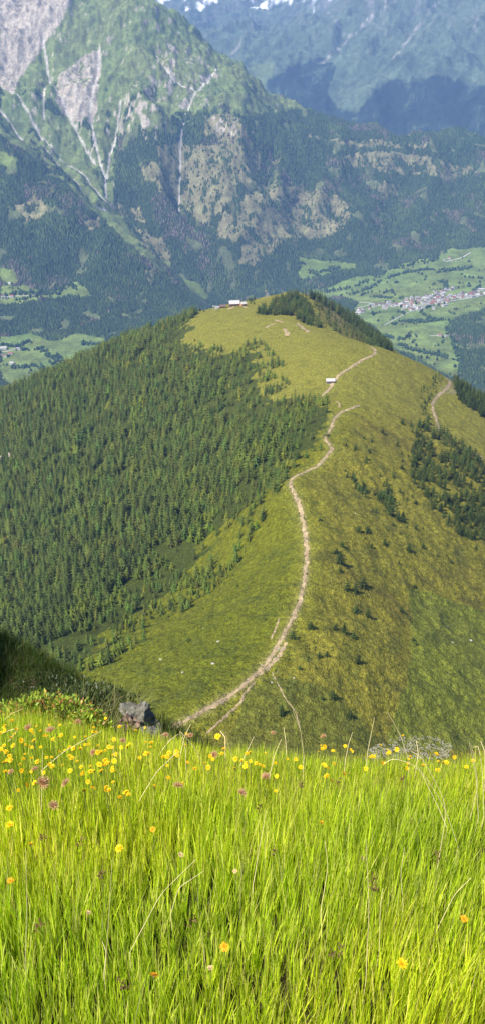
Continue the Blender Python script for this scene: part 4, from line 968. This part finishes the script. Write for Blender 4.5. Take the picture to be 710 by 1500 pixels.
def field(n, x0, x1, y0, y1, keep, hl, hh2, wl, wh, base, name, label, seed, tuft=0.22, nseg=4, curlm=0.2):
    r = np.random.default_rng(seed)
    x = r.uniform(x0, x1, n); y = r.uniform(y0, y1, n); k = keep(x, y, r); x, y = x[k], y[k]
    # pull together into loose tufts
    cxx = np.round(x/0.07+0.5*perlin(x*9, y*9, 2)); cyy = np.round(y/0.07+0.5*perlin(x*9, y*9, 3))
    x = x*(1-tuft)+tuft*cxx*0.07; y = y*(1-tuft)+tuft*cyy*0.07
    z = near_tps(x, y)-0.02; m = len(x)
    hv = 0.8+0.5*(fbm(x*1.6, y*1.6, 2, 4)+0.3)
    hgt = r.uniform(hl, hh2, m)*hv; wid = r.uniform(wl, wh, m)
    wind = 0.4*perlin(x*1.2, y*1.2, 7)
    az = r.normal(0.3, 1.6, m)+wind; tilt = np.abs(r.normal(0.07, 0.10, m)); curl = np.abs(r.normal(curlm*0.5, curlm*0.6, m))
    face = r.normal(0, 0.8, m)
    tn = np.array(base)[r.integers(0, len(base), m)]*r.uniform(0.55, 1.25, (m, 1))
    pt = fbm(x*0.9, y*0.9, 3, 15)[:, None]; tn = tn*(1+np.array([[0.30, 0.15, 0.0]])*pt)
    V, Fq, C = blades(x, y, z, hgt, wid, tilt, az, curl, face, tn, nseg)
    o = add(name, mesh_data(name, V, Fq, C, True), M_blade); tag(o, label, 'grass', kind='stuff'); print(name, m); return o
G = [(0.66, 0.76, 0.045), (0.58, 0.71, 0.04), (0.74, 0.79, 0.06), (0.42, 0.56, 0.03), (0.78, 0.74, 0.18)]
field(175000, -2.7, 2.7, 0.35, 4.1, lambda x, y, r: (np.abs(x) < 0.75+0.50*y) & (r.uniform(size=len(x)) < smooth(4.1, 3.6, y)), 0.12, 0.25, 0.0022, 0.0064, G, 'meadow_grass', 'bright green sunlit meadow grass filling the foreground', 91)
G2 = [(0.42, 0.37, 0.17), (0.5, 0.45, 0.24), (0.36, 0.26, 0.12)]
field(6500, -2.7, 2.7, 0.35, 4.0, lambda x, y, r: np.abs(x) < 0.75+0.5*y, 0.14, 0.30, 0.0015, 0.003, G2, 'withered_grass', 'thin straw coloured withered blades among the green meadow grass', 92)
field(900, -2.2, 2.2, 2.5, 3.5, lambda x, y, r: np.abs(x) < 0.75+0.5*y, 0.22, 0.36, 0.0012, 0.0022, G2, 'edge_stalks', 'fine pale stalks rising along the far edge of the meadow', 95)
GB = [(0.055, 0.095, 0.018), (0.07, 0.11, 0.02), (0.10, 0.11, 0.03), (0.045, 0.08, 0.015)]  # blade colours darkened to carry the shade of the bank
field(70000, -6.5, 0.4, 4.0, 10.5, lambda x, y, r: (near_tps(x, y) > -1.0*y-0.35-0.2*y*0) & (x < -0.1), 0.10, 0.24, 0.004, 0.008, GB, 'bank_grass', 'green grass coloured darker for shade, hanging over the bank left beyond the meadow', 93, 0.5, 4, 1.6)
GT = [(0.34, 0.33, 0.12), (0.42, 0.38, 0.18), (0.20, 0.25, 0.06)]
field(1900, -1.55, -0.85, 4.6, 6.0, lambda x, y, r: r.uniform(size=len(x)) < 0.5, 0.2, 0.42, 0.003, 0.006, GT, 'dry_tussock_grass', 'arching pale grass tussock beside the grey rock', 94, 0.7, 5, 2.2)

# ------------------------------------------------------------------ alpenrose bush and bank shrubs
def leaves(n, centre, rad, ls, tints, seed, up=0.4):
    r = np.random.default_rng(seed); d_ = r.normal(size=(n, 3)); d_ /= np.linalg.norm(d_, axis=1)[:, None]; d_[:, 2] = np.abs(d_[:, 2])
    q = centre+d_*rad*r.uniform(0.65, 1.05, (n, 1))*(1+0.25*perlin(d_[:, 0]*3+seed, d_[:, 1]*3, 3)[:, None])
    a = d_+r.normal(0, 0.55, (n, 3)); a[:, 2] += up; a /= np.linalg.norm(a, axis=1)[:, None]
    s_ = np.cross(a, r.normal(size=(n, 3))); s_ /= np.linalg.norm(s_, axis=1)[:, None]
    l = r.uniform(0.7, 1.3, n)[:, None]*ls
    V = np.stack([q, q+a*l*0.5+s_*l*0.2, q+a*l, q+a*l*0.5-s_*l*0.2], 1).reshape(-1, 3)
    Fq = np.arange(4*n).reshape(n, 4); tn = np.array(tints)[r.integers(0, len(tints), n)]*r.uniform(0.7, 1.3, (n, 1))
    return V, Fq, np.repeat(tn, 4, 0)
M_leaf = mat('shrub_leaf', (1, 1, 1), 0.45, noise=10, amt=0.15, attr=True, transl=0.35, spec=0.4)
def bush(parts, name, label, cat, seed, n, ls, tints, shoots=()):
    Vs, Fs, Cs = [], [], []; off = 0
    for j, (c, rad) in enumerate(parts):
        V, Fq, C = leaves(n, np.array(c), np.array(rad), ls, tints, seed+j); Vs.append(V); Fs.append(Fq+off); Cs.append(C); off += len(V)
    base = np.mean([c for c, _ in parts], 0)
    t = empty(name, tuple(base)); tag(t, label, cat)
    o = add('foliage', mesh_data('foliage', np.concatenate(Vs)-base, np.concatenate(Fs), np.concatenate(Cs)), M_leaf, t)
    Vs, Fs = [], []; off = 0; r = np.random.default_rng(seed)
    for c, rad in parts:
        for _ in range(14):
            d_ = r.normal(size=3); d_[2] = abs(d_[2])+0.3; d_ /= np.linalg.norm(d_)
            V, Fq = tube(np.array(c)-(0, 0, rad[2]*0.6), np.array(c)+d_*rad*0.95, 0.004, 0.002, 5); Vs.append(V-base); Fs.append(Fq+off); off += len(V)
    add('stem', mesh_data('stem', np.concatenate(Vs), np.concatenate(Fs)), M_bark, t)
    for c, rad in shoots:
        V, Fq, C = leaves(90, np.array(c)-base, np.array(rad), 0.026, [(0.40, 0.16, 0.06), (0.34, 0.12, 0.05), (0.42, 0.24, 0.08)], seed+50)
        tag(add('shoots', mesh_data('shoots', V, Fq, C), M_leaf, t), 'reddish brown young shoots')
def bp(u, v, Y_, rad): return (P(u, v, Y_), rad)
bush([bp(28, 1060, 3.75, (.16, .17, .11)), bp(62, 1054, 3.8, (.18, .18, .13)), bp(98, 1058, 3.8, (.16, .16, .12)), bp(128, 1070, 3.7, (.12, .12, .10))], 'alpenrose_bush', 'low glossy alpenrose bush with reddish shoot tips at the left meadow edge', 'shrub', 500, 1300, 0.026,
     [(0.24, 0.38, 0.04), (0.36, 0.46, 0.05), (0.14, 0.24, 0.03), (0.42, 0.50, 0.06), (0.3, 0.42, 0.05), (0.50, 0.24, 0.07)], [bp(84, 1043, 3.78, (.19, .10, .06))])
# reddish shoot tips
Vs, Fs, Cs = [], [], []; off = 0; r = np.random.default_rng(12)
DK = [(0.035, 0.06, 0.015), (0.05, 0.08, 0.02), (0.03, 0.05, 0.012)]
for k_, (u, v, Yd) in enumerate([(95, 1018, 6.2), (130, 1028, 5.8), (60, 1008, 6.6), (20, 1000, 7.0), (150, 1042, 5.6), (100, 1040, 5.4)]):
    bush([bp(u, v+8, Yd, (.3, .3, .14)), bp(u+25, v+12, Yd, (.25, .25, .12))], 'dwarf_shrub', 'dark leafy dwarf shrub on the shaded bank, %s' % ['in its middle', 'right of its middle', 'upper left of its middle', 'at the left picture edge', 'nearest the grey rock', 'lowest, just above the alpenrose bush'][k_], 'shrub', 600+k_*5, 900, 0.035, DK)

# ------------------------------------------------------------------ flowers
M_yellow = mat('yellow_petal', (0.88, 0.60, 0.015), 0.6, noise=30, amt=0.12, transl=0.25, rand=0.1)
M_orange_p = mat('orange_petal', (0.82, 0.40, 0.02), 0.6, noise=30, amt=0.15, transl=0.25)
M_stem = mat('flower_stem', (0.16, 0.22, 0.04), 0.6, noise=20, amt=0.15)
M_calyx = mat('calyx', (0.09, 0.11, 0.03), 0.7, noise=30, amt=0.2)
M_hair = mat('seed_hair', (0.66, 0.42, 0.24), 0.7, noise=30, amt=0.2, transl=0.35)
M_straw = mat('straw', (0.84, 0.70, 0.42), 0.6, noise=12, amt=0.2, transl=0.15)
M_cream = mat('faded_petal', (0.60, 0.44, 0.22), 0.7, noise=30, amt=0.15, transl=0.2)
def flower_head(seed, r0=0.015, npet=22, rows=3):
    r = np.random.default_rng(seed); V = []; Fq = []
    for row in range(rows):
        n = npet-row*5; rr = r0*(1-0.27*row); upz = 0.15+0.5*row
        for j in range(n):
            a = 6.283*j/n+row*0.3+r.normal(0, 0.08); L_ = rr*r.uniform(0.85, 1.12); e = upz+r.normal(0, 0.12); w = 0.0020
            d_ = np.array((math.cos(a)*math.cos(e), math.sin(a)*math.cos(e), math.sin(e))); s_ = np.array((-math.sin(a), math.cos(a), 0)); c = len(V)
            b = d_*0.002+np.array((0, 0, 0.001*row))
            V += [b-s_*w*0.5, b+s_*w*0.5, d_*L_*0.75+s_*w, d_*L_*0.75-s_*w, d_*L_+s_*w*0.6, d_*L_-s_*w*0.6]
            Fq += [(c, c+1, c+2, c+3), (c+3, c+2, c+4, c+5)]
    return np.array(V), np.array(Fq)
def cup(r0=0.005, h=0.010, n=8):
    V = []
    for z_, q in ((0, 0.35), (-0.3*h, 1.0), (-0.75*h, 0.85), (-h, 0.25)):
        for j in range(n): a = 6.283*j/n; V.append((q*r0*math.cos(a), q*r0*math.sin(a), z_+0.002))
    Fq = [(i_*n+j, i_*n+(j+1) % n, (i_+1)*n+(j+1) % n, (i_+1)*n+j) for i_ in range(3) for j in range(n)]
    return np.array(V), np.array(Fq)
def hair_head(seed, r0=0.019, n=300):
    r = np.random.default_rng(seed); V = []; Fq = []
    for _ in range(n):
        d_ = r.normal(size=3); d_ /= np.linalg.norm(d_); d_[2] = abs(d_[2])*0.8+0.05; L_ = r0*r.uniform(0.7, 1.15); bend = r.normal(0, 0.28, 3)
        s_ = np.cross(d_, r.normal(size=3)); s_ /= np.linalg.norm(s_)+1e-9; w = 0.00045; c = len(V)
        m_ = d_*L_*0.55; e = (d_+bend*0.5)*L_
        V += [d_*0.002-s_*w, d_*0.002+s_*w, m_+s_*w*1.5, m_-s_*w*1.5, e+s_*w, e-s_*w]; Fq += [(c, c+1, c+2, c+3), (c+3, c+2, c+4, c+5)]
    return np.array(V), np.array(Fq)
def curve_tube(pts, r0, r1, n=5):
    pts = np.array(pts, float); V = []; m_ = len(pts)
    for k_ in range(m_):
        d_ = pts[min(k_+1, m_-1)]-pts[max(k_-1, 0)]; d_ /= np.linalg.norm(d_)+1e-9
        a_ = np.cross(d_, (0.31, 0.9, 0.12)); a_ /= np.linalg.norm(a_); b_ = np.cross(d_, a_); q = r0+(r1-r0)*k_/(m_-1)
        for j in range(n): V.append(pts[k_]+q*(math.cos(6.283*j/n)*a_+math.sin(6.283*j/n)*b_))
    Fq = [(i_*n+j, i_*n+(j+1) % n, (i_+1)*n+(j+1) % n, (i_+1)*n+j) for i_ in range(m_-1) for j in range(n)]
    return np.array(V), np.array(Fq)
HEAD = [mesh_data('petals', *flower_head(s)) for s in (1, 2, 3)]
HEADO = [mesh_data('petals', *flower_head(5, 0.014))]; HEADC = [mesh_data('petals', *flower_head(6, 0.012, 14, 2))]
CUP = mesh_data('calyx', *cup()); CUP.materials.append(M_calyx)
for m_ in HEAD: m_.materials.append(M_yellow)
HEADO[0].materials.append(M_orange_p); HEADC[0].materials.append(M_cream)
HAIR = [mesh_data('seed_hairs', *hair_head(s)) for s in (1, 2, 3)]
for m_ in HAIR: m_.materials.append(M_hair)
def unit_stem(seed, kind='flower'):
    r = np.random.default_rng(seed); b = r.normal(0, 0.06, 2); pts = [(b[0]*(1-t)**2, b[1]*(1-t)**2, -1+t) for t in np.linspace(0, 1, 6)]
    return curve_tube(np.array(pts)*np.array((0.3, 0.3, 0.3)), 0.0014, 0.0011)
STEM = [mesh_data('stem', *unit_stem(s)) for s in (1, 2, 3)]
for m_ in STEM: m_.materials.append(M_stem)
cnt = 0
def flower(u, v, hgt, sc_, heads, label, cat, group, name, headname):
    global cnt
    q = near_hit(u, v, hgt)
    if q is None: s, m = px_ray(u, v); q = (s*3.7, 3.7, m*3.7-hgt)
    x, y, z = q; cnt += 1
    t = empty(name, (x, y, z+hgt)); he = (random.gauss(0.25, 0.3), random.gauss(0, 0.3), random.uniform(0, 6.28)); tag(t, label, cat, group)
    h = add(headname, heads[cnt % len(heads)], None, t); h.scale = (sc_,)*3; h.rotation_euler = he
    if headname == 'petals': c = add('calyx', CUP, None, t); c.scale = (sc_,)*3; c.rotation_euler = he
    st = add('stem', STEM[cnt % 3], None, t); st.location = (0, 0, -0.002)
# big readable ones (pixel of the head in the photo, height over ground, size)
BIG = [(319, 1079, .34, 1.15, 'y', 'tall yellow flower standing above the far edge of the meadow, left of centre'), (175, 1243, .24, 1.15, 'y', 'open yellow flower alone in the left middle of the grass'),
       (224, 1215, .22, .9, 'o', 'small orange flower right of the open yellow one in the upper grass'), (470, 1205, .24, .9, 'y', 'yellow flower right of centre in the upper grass'),
       (329, 1387, .22, 1.1, 'o', 'orange yellow flower low in the middle of the picture'), (226, 1429, .22, 1.1, 'o', 'frayed orange flower at the bottom left of centre'),
       (588, 1412, .22, 1.15, 'y', 'bright yellow flower near the bottom right'), (679, 1346, .22, 1.0, 'o', 'orange flower at the right side of the lower grass'),
       (265, 1252, .24, 1.0, 'c', 'cream coloured faded flower left of centre'), (530, 1257, .22, .8, 'c', 'tiny pale brown faded flower right of centre'),
       (344, 1276, .22, .8, 'c', 'faded brownish bud near the centre of the grass'), (16, 1290, .22, .9, 'o', 'small orange flower at the left edge of the grass'),
       (130, 1337, .2, .8, 'c', 'faded bud low on the left beside a dry stalk'), (308, 1418, .2, .8, 'c', 'faded bud left of the bottom orange flower'), (45, 1237, .24, 1.0, 'y', 'yellow flower beside the pale dry stalk on the left'), (15, 1208, .24, 1.0, 'y', 'yellow flower at the upper left edge of the open grass'),
       (185, 1161, .25, 1.1, 'y', 'bright yellow flower below the crowded band on the left'), (226, 1152, .25, 1.1, 'y', 'bright yellow flower below the band near the third seed head'), (14, 1184, .23, 1.0, 'y', 'yellow flower low at the left picture edge'), (503, 1133, .25, .9, 'y', 'yellow flower below the right cluster'),
       (124, 1158, .25, .9, 'y', 'yellow flower under the crowd, between two pink seed heads'), (160, 1158, .25, .9, 'y', 'yellow flower under the crowd, left neighbour of the brightest'), (475, 1094, .3, 1.0, 'y', 'yellow flower at the left end of the right cluster')]
for u, v, h, s_, c, lab in BIG:
    flower(u, v, h, s_*0.8, {'y': HEAD, 'o': HEADO, 'c': HEADC}[c], lab, 'flower', None, {'y': 'yellow_flower', 'o': 'orange_flower', 'c': 'faded_flower'}[c], 'petals')
EXTRA = [(min(300, abs(random.gauss(0, 130))), random.gauss(1108, 24)) for _ in range(75)]+[(random.uniform(300, 700), random.gauss(1115, 14)) for _ in range(22)]
BAND = EXTRA+[(3, 1098), (8, 1100), (20, 1092), (24, 1068), (12, 1112), (7, 1117), (35, 1112), (43, 1093), (46, 1070), (50, 1085), (60, 1094), (60, 1070), (78, 1083), (70, 1078), (86, 1080), (90, 1077), (110, 1080), (108, 1096), (88, 1062), (73, 1062), (30, 1120), (55, 1116), (76, 1109), (125, 1091), (130, 1090), (137, 1072),
        (141, 1073), (118, 1097), (160, 1094), (165, 1095), (178, 1095), (190, 1090), (187, 1094), (213, 1104), (216, 1104), (221, 1094), (214, 1087), (222, 1088), (199, 1070), (205, 1110), (239, 1109), (245, 1108), (257, 1106), (254, 1108), (260, 1107), (267, 1148), (133, 1130), (149, 1129), (166, 1146), (40, 1150), (103, 1129), (148, 1102), (152, 1120),
        (328, 1097), (325, 1104), (312, 1112), (310, 1113), (308, 1108), (345, 1112), (354, 1114), (361, 1104), (385, 1122), (405, 1137), (275, 1117), (285, 1126), (360, 1117), (367, 1115), (375, 1118), (380, 1120), (440, 1124), (433, 1112),
        (466, 1101), (472, 1097), (470, 1092), (487, 1100), (505, 1093), (516, 1101), (513, 1098), (476, 1122), (480, 1125), (474, 1120), (478, 1137), (489, 1119), (544, 1107), (547, 1108), (570, 1102), (567, 1104), (598, 1112), (600, 1108), (597, 1119), (619, 1121), (648, 1118), (653, 1117), (640, 1128), (560, 1118), (535, 1126)]
for u, v in BAND:
    side_ = 'left' if u < 280 else ('middle' if u < 450 else 'right')
    flower(u, v, random.uniform(.22, .30), random.uniform(.42, .78), HEAD, 'small yellow flower in the crowded %s part of the bloom band at the meadow edge' % side_, 'flower', 'yellow flowers in the %s part of the band' % side_, 'yellow_flower', 'petals')
SEED = [(63, 1147, 1.5, 'large pink brown fluffy seed head on the left, biggest of all'), (97, 1148, 1.0, 'fluffy pink seed head right of the biggest one'), (78, 1180, 1.05, 'fluffy pink seed head below the biggest one'), (52, 1127, .8, 'small seed head above the biggest one'),
        (42, 1066, 1.0, 'grey fluffy seed head at the far left meadow edge'), (74, 1070, 1.2, 'pinkish seed head under a yellow flower beside the alpenrose bush'), (115, 1058, .9, 'pale fluffy seed head in front of the alpenrose bush'), (137, 1103, .9, 'pinkish seed head in the left yellow band'),
        (261, 1152, 1.1, 'fluffy pink seed head left of centre below the band'), (314, 1106, 1.0, 'pink seed head under the tall yellow flower'), (354, 1162, 1.0, 'seed head at the centre below the band'), (389, 1138, 1.1, 'upright fluffy pink seed head right of centre'), (400, 1074, .9, 'pink seed head standing against the ridge slope'),
        (473, 1079, 1.0, 'pink seed head above the right yellow cluster'), (279, 1078, .9, 'pink seed head beside the dry stalks at the meadow edge'), (243, 1077, .8, 'small pink seed head right of the rocks'), (180, 1085, .8, 'seed head in the band below the rocks'), (17, 1131, .7, 'small seed head at the left edge')]
for u, v, s_, lab in SEED:
    flower(u, v, .30, s_*0.85, HAIR, lab, 'seed head', None, 'fluffy_seed_head', 'seed_hairs')
# dry stalks: polylines in the photo, built as arching stems at the depth of the grass they grow in
STALKS = [[(61, 1190), (62, 1140), (63, 1098)], [(262, 1120), (270, 1080), (280, 1060)], [(370, 1300), (380, 1240), (390, 1185)], [(37, 1420), (40, 1330), (38, 1240)], [(153, 1440), (160, 1340), (165, 1255)], [(152, 1430), (156, 1395), (150, 1378)], [(188, 1400), (235, 1310), (289, 1257)],
          [(640, 1270), (655, 1180), (618, 1110), (600, 1100)], [(690, 1190), (700, 1150), (690, 1090), (680, 1078)], [(700, 1200), (697, 1140), (686, 1085)], [(708, 1200), (706, 1130), (700, 1092), (692, 1095)], [(672, 1245), (650, 1180), (612, 1122), (575, 1110), (560, 1120)], [(710, 1150), (709, 1100), (703, 1085)],
          [(180, 1150), (172, 1120), (165, 1092)], [(200, 1180), (230, 1130), (262, 1100)], [(60, 1130), (95, 1100), (150, 1070)], [(395, 1135), (402, 1105), (412, 1082)], [(345, 1120), (335, 1095), (330, 1072)], [(350, 1125), (362, 1100), (372, 1078)], [(445, 1110), (440, 1070), (428, 1040)], [(420, 1120), (418, 1085), (415, 1065)],
          [(505, 1115), (510, 1090), (516, 1072)], [(538, 1100), (543, 1075), (548, 1050)], [(600, 1120), (585, 1075), (566, 1042)], [(612, 1105), (609, 1085), (609, 1086)], [(535, 1440), (540, 1330), (535, 1225)], [(590, 1330), (586, 1280), (592, 1240)], [(635, 1370), (665, 1310), (690, 1285)], [(555, 1390), (556, 1330), (560, 1300)],
          [(300, 1125), (285, 1095), (262, 1068), (268, 1090)], [(273, 1130), (272, 1098), (266, 1072)], [(330, 1080), (322, 1070), (335, 1072)], [(230, 1110), (248, 1085), (262, 1075)], [(10, 1090), (30, 1065), (0, 1075)], [(0, 1060), (18, 1045), (34, 1038)], [(655, 1215), (640, 1180), (610, 1120)], [(470, 1330), (480, 1270), (475, 1230)], [(250, 1340), (262, 1300), (300, 1275)]]
stalk_words = ['upright white', 'leaning short', 'slanting', 'thin bleached', 'tall pale', 'broken stubby', 'long diagonal']
def stalk_place(p):
    u, v = sum(a for a, _ in p)/len(p), sum(b for _, b in p)/len(p)
    return ('left' if u < 236 else 'middle' if u < 473 else 'right'), ('far edge' if v < 1140 else 'upper part' if v < 1250 else 'lower part')
for k_, p in enumerate(STALKS):
    u0, v0 = p[0]; q = near_hit(u0, v0+6, 0.1) or near_hit(u0, 1125, 0.1) or near_hit(u0, 1150, 0.05) or (0, 2.9, 0)
    Yb = q[1]-0.02; pts3 = []
    pp = np.array(p, float); tt = np.linspace(0, len(pp)-1, 14)
    uu = np.interp(tt, np.arange(len(pp)), pp[:, 0]); vv = np.interp(tt, np.arange(len(pp)), pp[:, 1])
    uu = np.convolve(np.pad(uu, 1, 'edge'), [.25, .5, .25], 'valid'); vv = np.convolve(np.pad(vv, 1, 'edge'), [.25, .5, .25], 'valid')
    lean = random.uniform(-0.06, 0.10)
    for j in range(14):
        s, m = px_ray(uu[j], vv[j]); Yj = Yb+lean*j/13
        pts3.append((s*Yj, Yj, m*Yj))
    b = np.array(pts3[0]); root = b+np.array((0, 0.01, -0.16)); pts3 = [root]+pts3
    V, Fq = curve_tube(np.array(pts3)-b, 0.0016*Yb/2.6, 0.0008*Yb/2.6)
    side_, row = stalk_place(p)
    o = add('dry_stalk', mesh_data('dry_stalk', V, Fq, None, True), M_straw, None, tuple(b))
    tag(o, 'pale dry stalk in the %s of the meadow, %s side' % (row, side_), 'stalk', 'dry stalks, %s, %s' % (row, side_))
SED = [(60, 1352), (500, 1388), (545, 1286), (402, 1243), (545, 1300), (487, 1395), (590, 1140), (440, 1150), (150, 1280), (285, 1345), (120, 1228), (495, 1143), (60, 1225), (640, 1250), (178, 1440), (380, 1180)]
M_sedge = mat('brown_spikelet', (0.13, 0.07, 0.035), 0.7, noise=30, amt=0.3)
def spikelets(seed):
    r = np.random.default_rng(seed); Vs, Fs = [], []; off = 0
    for k_ in range(7):
        a = r.uniform(0, 6.28); b = np.array((0, 0, -0.004*k_)); e = b+np.array((math.cos(a)*0.010, math.sin(a)*0.010, r.uniform(0.003, 0.010))); m_ = (b+e)/2
        V, Fq = curve_tube([b, m_+(0, 0, 0.001), e], 0.0008, 0.0006, 4); V2 = V.copy(); V2[4:8] = m_+(V[4:8]-m_)*2.6; Vs.append(V2); Fs.append(Fq+off); off += len(V)
    return np.concatenate(Vs), np.concatenate(Fs)
SPIKE = [mesh_data('spikelets', *spikelets(s)) for s in (1, 2, 3)]
for m_ in SPIKE: m_.materials.append(M_sedge)
for k_, (u, v) in enumerate(SED):
    flower(u, v, random.uniform(.20, .25), 1.3, SPIKE, 'small dark brown sedge head among the green blades', 'sedge', 'brown sedge heads in the meadow', 'sedge_head', 'spikelets')
print('flowers', cnt, 'objects', len(bpy.data.objects))
